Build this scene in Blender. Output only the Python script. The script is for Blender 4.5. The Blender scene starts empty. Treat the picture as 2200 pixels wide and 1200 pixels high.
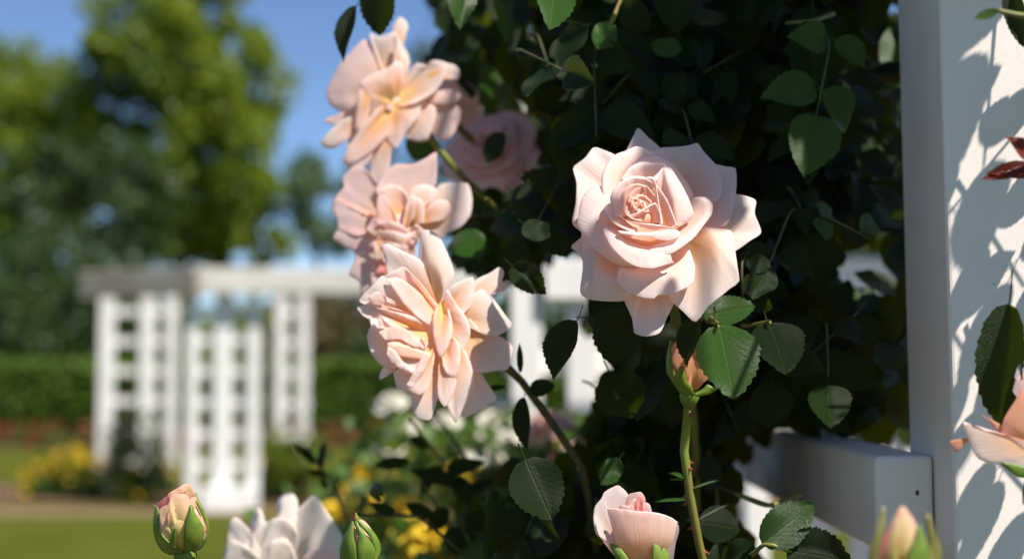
import bpy, math, random
import numpy as np
from mathutils import Vector, Matrix, noise

random.seed(7); np.random.seed(7)
SC = bpy.context.scene
COL = SC.collection
# ------------------------------------------------------------------ camera, sky, sun, exposure
CAM_H = 1.35
PITCH = math.radians(3.28)
F = 3056.0                      # focal length in photo pixels (50 mm on 36 mm, photo 2200 px wide)
CW = Vector((0, 0, CAM_H))
AX_R = Vector((1, 0, 0))
AX_F = Vector((0, math.cos(PITCH), math.sin(PITCH)))
AX_U = Vector((0, -math.sin(PITCH), math.cos(PITCH)))
cam = bpy.data.cameras.new('camera'); camo = bpy.data.objects.new('camera', cam); COL.objects.link(camo)
camo.location = CW; camo.rotation_euler = (math.pi / 2 + PITCH, 0, 0)
cam.lens = 50; cam.sensor_width = 36; cam.clip_start = 0.02; cam.clip_end = 2000
cam.dof.use_dof = True; cam.dof.focus_distance = 0.785; cam.dof.aperture_fstop = 4.5
SC.camera = camo

SUN_AZ, SUN_EL = math.radians(52), math.radians(54)       # azimuth measured from -Y (behind camera) to +X
TO_SUN = Vector((math.sin(SUN_AZ) * math.cos(SUN_EL), -math.cos(SUN_AZ) * math.cos(SUN_EL), math.sin(SUN_EL)))
world = bpy.data.worlds.new('World'); SC.world = world; world.use_nodes = True
wn = world.node_tree.nodes; wl = world.node_tree.links
sky = wn.new('ShaderNodeTexSky'); sky.sky_type = 'NISHITA'; sky.sun_disc = False
sky.sun_elevation = SUN_EL
sky.sun_rotation = math.atan2(TO_SUN.x, TO_SUN.y)
sky.air_density = 0.65; sky.dust_density = 0.0; sky.ozone_density = 5.0
wl.new(sky.outputs[0], wn['Background'].inputs[0]); wn['Background'].inputs[1].default_value = 0.08
sun = bpy.data.lights.new('sun', 'SUN'); suno = bpy.data.objects.new('sun', sun); COL.objects.link(suno)
sun.energy = 4.6; sun.angle = math.radians(0.53); sun.color = (1.0, 0.93, 0.84)
suno.rotation_euler = TO_SUN.to_track_quat('Z', 'Y').to_euler()
SC.view_settings.view_transform = 'Standard'; SC.view_settings.look = 'None'
SC.view_settings.gamma = 1; SC.view_settings.exposure = 0.9
SC.cycles.use_denoising = True
SC.cycles.max_bounces = 8; SC.cycles.diffuse_bounces = 4; SC.cycles.glossy_bounces = 3
SC.cycles.transmission_bounces = 6; SC.cycles.sample_clamp_indirect = 6

# ------------------------------------------------------------------ helpers
def P(px, py, d):
    return CW + AX_F * d + AX_R * ((px - 1100) / F * d) + AX_U * ((600 - py) / F * d)
def project(p):
    v = p - CW; d = v.dot(AX_F)
    if d < 1e-4: return None
    return 1100 + v.dot(AX_R) / d * F, 600 - v.dot(AX_U) / d * F, d
def link(name, me, parent=None, mat=None):
    o = bpy.data.objects.new(name, me); COL.objects.link(o)
    if parent is not None: o.parent = parent; o.matrix_parent_inverse = Matrix.Translation(-parent.location)
    if mat is not None and me is not None and not me.materials: me.materials.append(mat)
    return o
def thing(name, label, cat, loc=(0, 0, 0), group=None):
    o = bpy.data.objects.new(name, None); COL.objects.link(o); o.location = loc
    o.empty_display_size = 0.02
    return tag(o, label, cat, group)
def tag(o, label=None, cat=None, group=None, kind=None):
    if label: o['label'] = label
    if cat: o['category'] = cat
    if group: o['group'] = group
    if kind: o['kind'] = kind
    return o
def mesh(name, verts, faces, smooth=True, uvs=None):
    me = bpy.data.meshes.new(name); me.from_pydata([tuple(v) for v in verts], [], faces)
    if smooth: me.polygons.foreach_set('use_smooth', [True] * len(me.polygons))
    if uvs is not None:
        ul = me.uv_layers.new(name='UVMap')
        idx = np.empty(len(me.loops), dtype=np.int32); me.loops.foreach_get('vertex_index', idx)
        ul.data.foreach_set('uv', np.asarray(uvs, dtype=np.float32)[idx].ravel())
    me.update(); return me
def cat_rom(pts, n):
    """n points along a Catmull-Rom curve through pts, spaced by chord length"""
    p = np.asarray(pts, float)
    if len(p) == 1: return np.repeat(p, n, 0)
    seg = np.sqrt((np.diff(p, axis=0) ** 2).sum(1)) + 1e-9
    t = np.concatenate([[0], np.cumsum(seg)]); t /= t[-1]
    q = np.vstack([2 * p[0] - p[1], p, 2 * p[-1] - p[-2]])
    out = np.empty((n, p.shape[1]))
    for k, u in enumerate(np.linspace(0, 1, n)):
        i = min(max(int(np.searchsorted(t, u) - 1), 0), len(p) - 2)
        f = (u - t[i]) / (t[i + 1] - t[i]); a, b, c, d = q[i], q[i + 1], q[i + 2], q[i + 3]
        m1 = (c - a) * 0.36; m2 = (d - b) * 0.36
        lim = np.linalg.norm(c - b)
        for m in (m1, m2):
            l = np.linalg.norm(m)
            if l > lim: m *= lim / l
        f2, f3 = f * f, f * f * f
        out[k] = (2 * f3 - 3 * f2 + 1) * b + (f3 - 2 * f2 + f) * m1 + (-2 * f3 + 3 * f2) * c + (f3 - f2) * m2
    return out
def grid_faces(nr, nc):
    return [(r * nc + c, r * nc + c + 1, (r + 1) * nc + c + 1, (r + 1) * nc + c) for r in range(nr - 1) for c in range(nc - 1)]
def box_mesh(name, x0, x1, y0, y1, z0, z1, bev=0.0):
    import bmesh
    bm = bmesh.new(); bmesh.ops.create_cube(bm, size=1)
    for v in bm.verts:
        v.co = Vector(((x0 + x1) / 2 + v.co.x * (x1 - x0), (y0 + y1) / 2 + v.co.y * (y1 - y0), (z0 + z1) / 2 + v.co.z * (z1 - z0)))
    if bev: bmesh.ops.bevel(bm, geom=bm.edges[:], offset=bev, segments=3, profile=0.5, affect='EDGES')
    me = bpy.data.meshes.new(name); bm.to_mesh(me); bm.free()
    return me
def tube(name, pts, radii, mat, parent, sides=8, n=None):
    """a tapered round stem along pts"""
    p = cat_rom([tuple(q) for q in pts], n or max(6, len(pts) * 5))
    r = np.interp(np.linspace(0, 1, len(p)), np.linspace(0, 1, len(radii)), radii)
    V, U = [], []
    for i in range(len(p)):
        t = Vector(p[min(i + 1, len(p) - 1)] - p[max(i - 1, 0)]).normalized()
        a = t.cross(Vector((0.13, 0.98, 0.1))).normalized(); b = t.cross(a)
        for k in range(sides):
            an = 2 * math.pi * k / sides
            V.append(Vector(p[i]) + (a * math.cos(an) + b * math.sin(an)) * r[i]); U.append((k / sides, i / len(p)))
    Fc = [(i * sides + k, i * sides + (k + 1) % sides, (i + 1) * sides + (k + 1) % sides, (i + 1) * sides + k) for i in range(len(p) - 1) for k in range(sides)]
    Fc += [tuple(range(sides)), tuple((len(p) - 1) * sides + k for k in range(sides))]
    return link(name, mesh(name, V, Fc, True, U), parent, mat)

def thorns(parent, pts, mat, size=.0032, r=.0026, seed=1):
    rn = random.Random(seed)
    for k in range(len(pts) - 1):
        for _ in range(2):
            c = pts[k].lerp(pts[k + 1], rn.random()); t = (pts[k + 1] - pts[k]).normalized(); o = t.cross(Vector((rn.uniform(-1, 1), rn.uniform(-1, 1), rn.uniform(-1, 1)))).normalized(); b = t.cross(o)
            V = [c + o * r * .6 + t * size * .7, c + o * r * .6 - t * size * .7, c + o * r * .6 + b * size * .3, c + o * r * .6 - b * size * .3, c + o * (r + size) + Vector((0, 0, -size * .5))]
            link('prickle', mesh('prickle', V, [(0, 2, 4), (2, 1, 4), (1, 3, 4), (3, 0, 4)], True), parent, mat)
# ------------------------------------------------------------------ materials
def new_mat(name):
    m = bpy.data.materials.new(name); m.use_nodes = True
    nt = m.node_tree; nt.nodes.clear()
    return m, nt.nodes, nt.links, nt.nodes.new('ShaderNodeOutputMaterial')
def N(nodes, t, **kw):
    n = nodes.new(t)
    for k, v in kw.items():
        if k.startswith('i_'):
            key = k[2:]; n.inputs[int(key) if key.isdigit() else key.replace('_', ' ')].default_value = v
        else: setattr(n, k, v)
    return n
def ramp(nodes, stops, interp='LINEAR'):
    r = nodes.new('ShaderNodeValToRGB'); r.color_ramp.interpolation = interp
    e = r.color_ramp.elements
    while len(e) < len(stops): e.new(0.5)
    for el, (p, c) in zip(e, stops): el.position = p; el.color = (*c, 1)
    return r
def mathn(nodes, links, op, a, b=None, clamp=False):
    n = nodes.new('ShaderNodeMath'); n.operation = op; n.use_clamp = clamp
    for i, v in enumerate((a, b)):
        if v is None: continue
        if isinstance(v, (int, float)): n.inputs[i].default_value = v
        else: links.new(v, n.inputs[i])
    return n.outputs[0]

def petal_material(name, stops, trans_stops, trans=0.44, spots=0.0):
    m, n, l, out = new_mat(name)
    uv = n.new('ShaderNodeUVMap'); sep = n.new('ShaderNodeSeparateXYZ'); l.new(uv.outputs[0], sep.inputs[0])
    geo = n.new('ShaderNodeTexCoord')
    oi = n.new('ShaderNodeObjectInfo')
    nz = N(n, 'ShaderNodeTexNoise', i_Scale=45.0, i_Detail=3.0); l.new(geo.outputs['Object'], nz.inputs['Vector'])
    v = mathn(n, l, 'ADD', sep.outputs[1], mathn(n, l, 'MULTIPLY', mathn(n, l, 'SUBTRACT', nz.outputs[0], 0.5), 0.22))
    v = mathn(n, l, 'ADD', v, mathn(n, l, 'MULTIPLY', mathn(n, l, 'SUBTRACT', oi.outputs['Random'], 0.5), 0.10))
    c1 = ramp(n, stops); l.new(v, c1.inputs[0]); c2 = ramp(n, trans_stops); l.new(v, c2.inputs[0])
    # fine length-wise veins
    mp = N(n, 'ShaderNodeMapping'); mp.inputs['Scale'].default_value = (46, 3.5, 1); l.new(uv.outputs[0], mp.inputs[0])
    vn = N(n, 'ShaderNodeTexNoise', i_Scale=1.0, i_Detail=3.0, i_Roughness=0.6); l.new(mp.outputs[0], vn.inputs['Vector'])
    fn = N(n, 'ShaderNodeTexNoise', i_Scale=900.0, i_Detail=2.0); l.new(geo.outputs['Object'], fn.inputs['Vector'])
    h = mathn(n, l, 'ADD', vn.outputs[0], mathn(n, l, 'MULTIPLY', fn.outputs[0], 0.25))
    bp = N(n, 'ShaderNodeBump', i_Strength=0.2, i_Distance=0.0012); l.new(h, bp.inputs['Height'])
    col = c1.outputs[0]
    mx = N(n, 'ShaderNodeMix', data_type='RGBA', blend_type='MULTIPLY'); mx.inputs['Factor'].default_value = 1.0
    vr = ramp(n, [(0.35, (0.965, 0.95, 0.945)), (0.6, (1, 1, 1))]); l.new(vn.outputs[0], vr.inputs[0])
    l.new(col, mx.inputs[6]); l.new(vr.outputs[0], mx.inputs[7]); col = mx.outputs[2]
    if spots:
        vo = N(n, 'ShaderNodeTexNoise', i_Scale=260.0, i_Detail=2.0); l.new(geo.outputs['Object'], vo.inputs['Vector'])
        sr = ramp(n, [(0.66, (0, 0, 0)), (0.74, (1, 1, 1))]); l.new(vo.outputs[0], sr.inputs[0])
        m2 = N(n, 'ShaderNodeMix', data_type='RGBA'); l.new(mathn(n, l, 'MULTIPLY', sr.outputs[0], spots), m2.inputs['Factor'])
        l.new(col, m2.inputs[6]); m2.inputs[7].default_value = (0.45, 0.06, 0.05, 1); col = m2.outputs[2]
    pb = N(n, 'ShaderNodeBsdfPrincipled', i_Roughness=0.62); pb.inputs['Specular IOR Level'].default_value = 0.14
    pb.inputs['Sheen Weight'].default_value = 0.15
    l.new(col, pb.inputs['Base Color']); l.new(bp.outputs[0], pb.inputs['Normal'])
    tr = N(n, 'ShaderNodeBsdfTranslucent'); l.new(c2.outputs[0], tr.inputs[0]); l.new(bp.outputs[0], tr.inputs['Normal'])
    ms = N(n, 'ShaderNodeMixShader'); ms.inputs[0].default_value = trans
    l.new(pb.outputs[0], ms.inputs[1]); l.new(tr.outputs[0], ms.inputs[2]); l.new(ms.outputs[0], out.inputs[0])
    return m
def leaf_material(name, dark, mid, trans, tfac=0.28, rough=0.34, veins=True, vary=0.5):
    m, n, l, out = new_mat(name)
    oi = n.new('ShaderNodeObjectInfo'); tc = n.new('ShaderNodeTexCoord')
    nz = N(n, 'ShaderNodeTexNoise', i_Scale=9.0, i_Detail=4.0); l.new(tc.outputs['Object'], nz.inputs['Vector'])
    f = mathn(n, l, 'ADD', mathn(n, l, 'MULTIPLY', oi.outputs['Random'], vary), mathn(n, l, 'MULTIPLY', nz.outputs[0], 1 - vary))
    c = ramp(n, [(0.2, dark), (0.8, mid)]); l.new(f, c.inputs[0]); col = c.outputs[0]
    pb = N(n, 'ShaderNodeBsdfPrincipled', i_Roughness=rough); pb.inputs['Specular IOR Level'].default_value = 0.22 if name in ('rose_leaf', 'rose_foliage') else 0.4
    if veins:
        uv = n.new('ShaderNodeUVMap'); sp = n.new('ShaderNodeSeparateXYZ'); l.new(uv.outputs[0], sp.inputs[0])
        ax = mathn(n, l, 'ABSOLUTE', mathn(n, l, 'SUBTRACT', sp.outputs[0], 0.5))
        rib = mathn(n, l, 'SUBTRACT', 1.0, mathn(n, l, 'MULTIPLY', ax, 38.0), True)
        dz = N(n, 'ShaderNodeTexNoise', i_Scale=5.0, i_Detail=2.0); l.new(tc.outputs['Object'], dz.inputs['Vector'])
        w0 = mathn(n, l, 'SUBTRACT', mathn(n, l, 'ADD', sp.outputs[1], mathn(n, l, 'MULTIPLY', dz.outputs[0], 0.10)), mathn(n, l, 'MULTIPLY', mathn(n, l, 'POWER', ax, 0.85), 0.75))
        wv = mathn(n, l, 'SINE', mathn(n, l, 'MULTIPLY', w0, 30.0))
        side = mathn(n, l, 'SUBTRACT', 1.0, mathn(n, l, 'POWER', mathn(n, l, 'ABSOLUTE', wv), 0.35))
        vz = mathn(n, l, 'ADD', rib, mathn(n, l, 'MULTIPLY', side, 0.3), True)
        mx = N(n, 'ShaderNodeMix', data_type='RGBA'); l.new(mathn(n, l, 'MULTIPLY', vz, 0.4), mx.inputs['Factor'])
        l.new(col, mx.inputs[6]); mx.inputs[7].default_value = (mid[0] * 2.8, mid[1] * 1.9, mid[2] * 2.6, 1); col = mx.outputs[2]
        fz = N(n, 'ShaderNodeTexNoise', i_Scale=70.0, i_Detail=3.0); l.new(tc.outputs['Object'], fz.inputs['Vector'])
        hh = mathn(n, l, 'SUBTRACT', mathn(n, l, 'MULTIPLY', fz.outputs[0], 0.9), mathn(n, l, 'MULTIPLY', vz, 0.5))
        bp = N(n, 'ShaderNodeBump', i_Strength=0.4, i_Distance=0.02); l.new(hh, bp.inputs['Height'])
        l.new(bp.outputs[0], pb.inputs['Normal'])
    l.new(col, pb.inputs['Base Color'])
    tr = N(n, 'ShaderNodeBsdfTranslucent'); tr.inputs[0].default_value = (*trans, 1)
    ms = N(n, 'ShaderNodeMixShader'); ms.inputs[0].default_value = tfac
    l.new(pb.outputs[0], ms.inputs[1]); l.new(tr.outputs[0], ms.inputs[2]); l.new(ms.outputs[0], out.inputs[0])
    return m
def plain_material(name, c1, c2, scale=20.0, rough=0.7, bump=0.0, stretch=(1, 1, 1), specks=False, detail=4.0):
    m, n, l, out = new_mat(name)
    tc = n.new('ShaderNodeTexCoord'); mp = N(n, 'ShaderNodeMapping'); mp.inputs['Scale'].default_value = stretch
    l.new(tc.outputs['Object'], mp.inputs[0])
    nz = N(n, 'ShaderNodeTexNoise', i_Scale=scale, i_Detail=detail); l.new(mp.outputs[0], nz.inputs['Vector'])
    r = ramp(n, [(0.3, c1), (0.7, c2)]); l.new(nz.outputs[0], r.inputs[0]); col = r.outputs[0]
    if specks:
        vo = N(n, 'ShaderNodeTexVoronoi', i_Scale=55.0, i_Randomness=1.0); l.new(tc.outputs['Object'], vo.inputs['Vector'])
        lo = N(n, 'ShaderNodeTexNoise', i_Scale=30.0); l.new(tc.outputs['Object'], lo.inputs['Vector'])
        sr = ramp(n, [(0.022, (1, 1, 1)), (0.045, (0, 0, 0))]); l.new(vo.outputs['Distance'], sr.inputs[0])
        gate = ramp(n, [(0.55, (0, 0, 0)), (0.6, (1, 1, 1))]); l.new(lo.outputs[0], gate.inputs[0])
        mx = N(n, 'ShaderNodeMix', data_type='RGBA'); l.new(mathn(n, l, 'MULTIPLY', sr.outputs[0], gate.outputs[0]), mx.inputs['Factor'])
        l.new(col, mx.inputs[6]); mx.inputs[7].default_value = (0.16, 0.12, 0.09, 1); col = mx.outputs[2]
    pb = N(n, 'ShaderNodeBsdfPrincipled', i_Roughness=rough); pb.inputs['Specular IOR Level'].default_value = 0.35 if rough < 0.8 else 0.03
    l.new(col, pb.inputs['Base Color'])
    if bump:
        b1 = N(n, 'ShaderNodeTexNoise', i_Scale=260.0, i_Detail=3.0); l.new(mp.outputs[0], b1.inputs['Vector'])
        b2 = N(n, 'ShaderNodeTexNoise', i_Scale=420.0, i_Detail=2.0); l.new(tc.outputs['Object'], b2.inputs['Vector'])
        bp = N(n, 'ShaderNodeBump', i_Strength=bump, i_Distance=0.0016)
        l.new(mathn(n, l, 'ADD', b1.outputs[0], mathn(n, l, 'MULTIPLY', b2.outputs[0], 0.6)), bp.inputs['Height'])
        l.new(bp.outputs[0], pb.inputs['Normal'])
    l.new(pb.outputs[0], out.inputs[0]); return m

M = {}
M['petal'] = petal_material('petal_blush',
    [(0.0, (0.88, 0.62, 0.24)), (0.22, (0.90, 0.53, 0.28)), (0.5, (0.905, 0.68, 0.57)), (0.74, (0.915, 0.805, 0.755)), (1.0, (0.905, 0.765, 0.72))],
    [(0.0, (0.94, 0.56, 0.14)), (0.28, (0.97, 0.50, 0.30)), (0.65, (0.97, 0.65, 0.61)), (1.0, (0.96, 0.62, 0.60))])
M['petal_pink'] = petal_material('petal_pink',
    [(0.0, (0.84, 0.58, 0.28)), (0.22, (0.86, 0.58, 0.44)), (0.55, (0.87, 0.66, 0.63)), (1.0, (0.86, 0.65, 0.64))],
    [(0.0, (0.90, 0.50, 0.14)), (0.35, (0.95, 0.42, 0.25)), (1.0, (0.92, 0.50, 0.44))])
M['petal_white'] = petal_material('petal_white',
    [(0.0, (0.82, 0.70, 0.42)), (0.3, (0.84, 0.74, 0.64)), (1.0, (0.86, 0.78, 0.75))],
    [(0.0, (0.85, 0.65, 0.3)), (0.4, (0.85, 0.72, 0.6)), (1.0, (0.8, 0.72, 0.68))], 0.25)
M['petal_ivory'] = petal_material('petal_ivory',
    [(0.0, (0.60, 0.56, 0.30)), (0.4, (0.66, 0.63, 0.50)), (1.0, (0.70, 0.68, 0.60))], [(0.0, (0.6, 0.5, 0.2)), (1.0, (0.6, 0.56, 0.45))], 0.25)
M['petal_peach'] = petal_material('petal_peach',
    [(0.0, (0.84, 0.50, 0.22)), (0.5, (0.88, 0.44, 0.27)), (1.0, (0.86, 0.40, 0.33))],
    [(0.0, (0.90, 0.50, 0.14)), (1.0, (0.92, 0.35, 0.22))])
M['petal_bud'] = petal_material('petal_cream_bud',
    [(0.0, (0.78, 0.64, 0.12)), (0.35, (0.84, 0.66, 0.20)), (0.65, (0.86, 0.62, 0.36)), (0.85, (0.82, 0.42, 0.34)), (1.0, (0.80, 0.36, 0.36))],
    [(0.0, (0.85, 0.7, 0.15)), (1.0, (0.9, 0.35, 0.3))], 0.22, 0.9)
M['petal_rose_bud'] = petal_material('petal_pink_bud',
    [(0.0, (0.82, 0.50, 0.22)), (0.5, (0.80, 0.30, 0.25)), (1.0, (0.76, 0.22, 0.26))],
    [(0.0, (0.85, 0.5, 0.2)), (1.0, (0.9, 0.25, 0.3))], 0.25, 0.4)
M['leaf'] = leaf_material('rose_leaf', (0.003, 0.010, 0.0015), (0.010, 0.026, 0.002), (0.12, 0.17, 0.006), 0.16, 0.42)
M['leaf_lit'] = leaf_material('rose_leaf_lit', (0.016, 0.056, 0.007), (0.028, 0.082, 0.010), (0.22, 0.32, 0.015), 0.24, 0.3)  # lit copy of the leaf green: sunlight is put into its colour
M['leaf_yellow'] = leaf_material('rose_leaf_yellow', (0.42, 0.25, 0.03), (0.5, 0.3, 0.04), (0.5, 0.3, 0.03), 0.3)
M['leaf_red'] = leaf_material('rose_leaf_red', (0.10, 0.012, 0.008), (0.16, 0.03, 0.015), (0.4, 0.06, 0.02), 0.25, 0.3)
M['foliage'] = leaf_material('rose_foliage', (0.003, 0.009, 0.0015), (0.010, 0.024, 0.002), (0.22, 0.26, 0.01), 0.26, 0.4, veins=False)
M['sepal'] = plain_material('sepal_green', (0.085, 0.155, 0.018), (0.17, 0.235, 0.032), 150, 0.45)
M['sepal_spotted'] = plain_material('sepal_spotted', (0.08, 0.15, 0.018), (0.18, 0.235, 0.03), 120, 0.45, specks=True)
M['stem'] = plain_material('stem_green', (0.15, 0.095, 0.03), (0.17, 0.22, 0.035), 70, 0.45, stretch=(1, 1, 0.3))
M['stem_dark'] = plain_material('stem_bronze', (0.045, 0.05, 0.02), (0.10, 0.10, 0.035), 60, 0.5)
M['cane'] = plain_material('cane_brown', (0.05, 0.035, 0.02), (0.11, 0.09, 0.04), 40, 0.7, bump=0.3)
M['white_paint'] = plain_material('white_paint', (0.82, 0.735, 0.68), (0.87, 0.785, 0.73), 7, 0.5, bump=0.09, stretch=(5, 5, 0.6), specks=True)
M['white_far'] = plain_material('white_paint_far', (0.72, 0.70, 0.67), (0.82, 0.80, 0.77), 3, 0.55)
M['lawn'] = plain_material('lawn_grass', (0.055, 0.068, 0.008), (0.08, 0.09, 0.012), 1.3, 0.9, detail=8)
M['path'] = plain_material('path_gravel', (0.15, 0.10, 0.06), (0.23, 0.16, 0.095), 3, 0.95, detail=8)
M['soil'] = plain_material('soil', (0.09, 0.055, 0.035), (0.17, 0.11, 0.07), 5, 0.95, detail=8)
M['bark'] = plain_material('bark', (0.06, 0.045, 0.03), (0.13, 0.10, 0.07), 6, 0.9)

# ------------------------------------------------------------------ leaves
def leaf_mesh(name, teeth=11, rows=34, wpow=0.8, fold=0.16, curl=0.12, wave=0.03, twist=0.0, petiole=True, seed=0, tooth=0.05, point=0.4):
    """a serrated rose leaflet: y 0..1 base to tip, x -0.5..0.5"""
    rnd = random.Random(seed); V, U, Fc = [], [], []
    cols = [-1, -0.66, -0.33, 0, 0.33, 0.66, 1]; ph = rnd.random() * 6
    for i in range(rows + 1):
        y = i / rows
        w = 0.5 * (math.sin(math.pi * min(1, y ** wpow)) ** 0.62) * (1 if y < 0.7 else 1 - point * ((y - 0.7) / 0.3) ** 1.3)
        if y in (0, 1): w = 0.004
        saw = (y * teeth) % 1.0
        w2 = w + (tooth * (saw - 0.5) if 0.05 < y < 0.97 else 0)
        for c in cols:
            x = c * (w2 if abs(c) == 1 else w)
            z = fold * abs(x) * 1.6 - curl * (y - 0.35) ** 2 * 1.8 + wave * math.sin(y * 9 + ph + (2 if c > 0 else 0)) * abs(c) ** 2 + twist * x * (y - 0.4)
            yy = y + (0.018 * saw if abs(c) == 1 and 0.05 < y < 0.97 else 0)
            V.append((x, yy, z)); U.append((0.5 + x, y))
    Fc = grid_faces(rows + 1, len(cols))
    if petiole:
        b = len(V)
        for (y, z) in ((0.02, -curl * 0.2), (-0.1, -0.02 - curl * 0.25), (-0.26, 0.01 - curl * 0.3)):
            for k in range(4):
                a = k * math.pi / 2; V.append((0.016 * math.cos(a), y, z - 0.012 + 0.016 * math.sin(a))); U.append((0.5, 0.02))
        for i in range(2):
            for k in range(4): Fc.append((b + i * 4 + k, b + i * 4 + (k + 1) % 4, b + (i + 1) * 4 + (k + 1) % 4, b + (i + 1) * 4 + k))
    return mesh(name, V, Fc, True, U)
LEAVES = [leaf_mesh('leaflet', 12 + k, fold=f, curl=c, wave=w, twist=t, seed=k, wpow=(.8, .72, .9, .78, .85, .7)[k], point=(.3, .55, .4, .6, .5, .35)[k], tooth=(.05, .06, .045, .055, .065, .05)[k]) for k, (f, c, w, t) in enumerate(
    [(0.14, 0.10, 0.03, 0.1), (0.30, 0.28, 0.05, -0.25), (0.05, 0.34, 0.05, 0.3), (0.36, 0.05, 0.03, 0.0), (0.10, -0.22, 0.06, -0.2), (0.24, 0.42, 0.04, 0.25)])]
LEAF_SETS = {}
def leaf_data(k, mat):
    if (k, mat) not in LEAF_SETS:
        me = LEAVES[k].copy(); me.materials.clear(); me.materials.append(M[mat]); LEAF_SETS[(k, mat)] = me
    return LEAF_SETS[(k, mat)]
def leaf_matrix(b, t, nrm, width):
    y = t - b; L = y.length; y.normalize()
    z = nrm - y * nrm.dot(y)
    if z.length < 1e-4: z = y.orthogonal()
    z.normalize(); x = y.cross(z)
    return Matrix(((x.x * width, y.x * L, z.x * width, b.x), (x.y * width, y.y * L, z.y * width, b.y), (x.z * width, y.z * L, z.z * width, b.z), (0, 0, 0, 1)))
def leaf_obj(b, t, nrm, width, parent, mat='leaf', k=None, name='leaf'):
    o = bpy.data.objects.new(name, leaf_data(random.randrange(6) if k is None else k, mat)); COL.objects.link(o)
    o.parent = parent; o.matrix_parent_inverse = Matrix.Translation(-parent.location)
    o.matrix_basis = leaf_matrix(b, t, nrm, width)
    return o
SIMPLE = np.array([(0, 0, 0), (-.36, .22, .07), (.36, .22, .07), (0, .3, -.02), (-.48, .5, .08), (.48, .5, .08), (0, .6, 0), (-.33, .8, .02), (.33, .8, .02), (0, 1, -.08)])
SIMPLE_F = np.array([(0, 3, 1), (0, 2, 3), (1, 3, 4), (2, 5, 3), (3, 6, 4), (3, 5, 6), (4, 6, 7), (5, 8, 6), (6, 9, 7), (6, 8, 9)])
QUAD = np.array([(0, 0, 0), (-.42, .45, .05), (.42, .45, .05), (0, 1, 0)]); QUAD_F = np.array([(0, 2, 1), (1, 2, 3)])
def cloud_mesh(name, mats, tri=SIMPLE, trif=SIMPLE_F):
    """many leaves joined into one mesh; mats is a list of 4x4 matrices"""
    A = np.array([np.array(m) for m in mats]); h = np.hstack([tri, np.ones((len(tri), 1))])
    V = np.einsum('nij,kj->nki', A, h)[:, :, :3].reshape(-1, 3)
    Fc = (trif[None] + (np.arange(len(A)) * len(tri))[:, None, None]).reshape(-1, 3)
    me = bpy.data.meshes.new(name)
    me.vertices.add(len(V)); me.vertices.foreach_set('co', V.ravel())
    me.loops.add(Fc.size); me.loops.foreach_set('vertex_index', Fc.ravel().astype(np.int32))
    me.polygons.add(len(Fc)); me.polygons.foreach_set('loop_start', np.arange(0, Fc.size, 3)); me.polygons.foreach_set('loop_total', np.full(len(Fc), 3))
    me.update(); me.validate(); return me
def rand_dir():
    v = Vector((random.gauss(0, 1), random.gauss(0, 1), random.gauss(0, 1))); return v.normalized()

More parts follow.
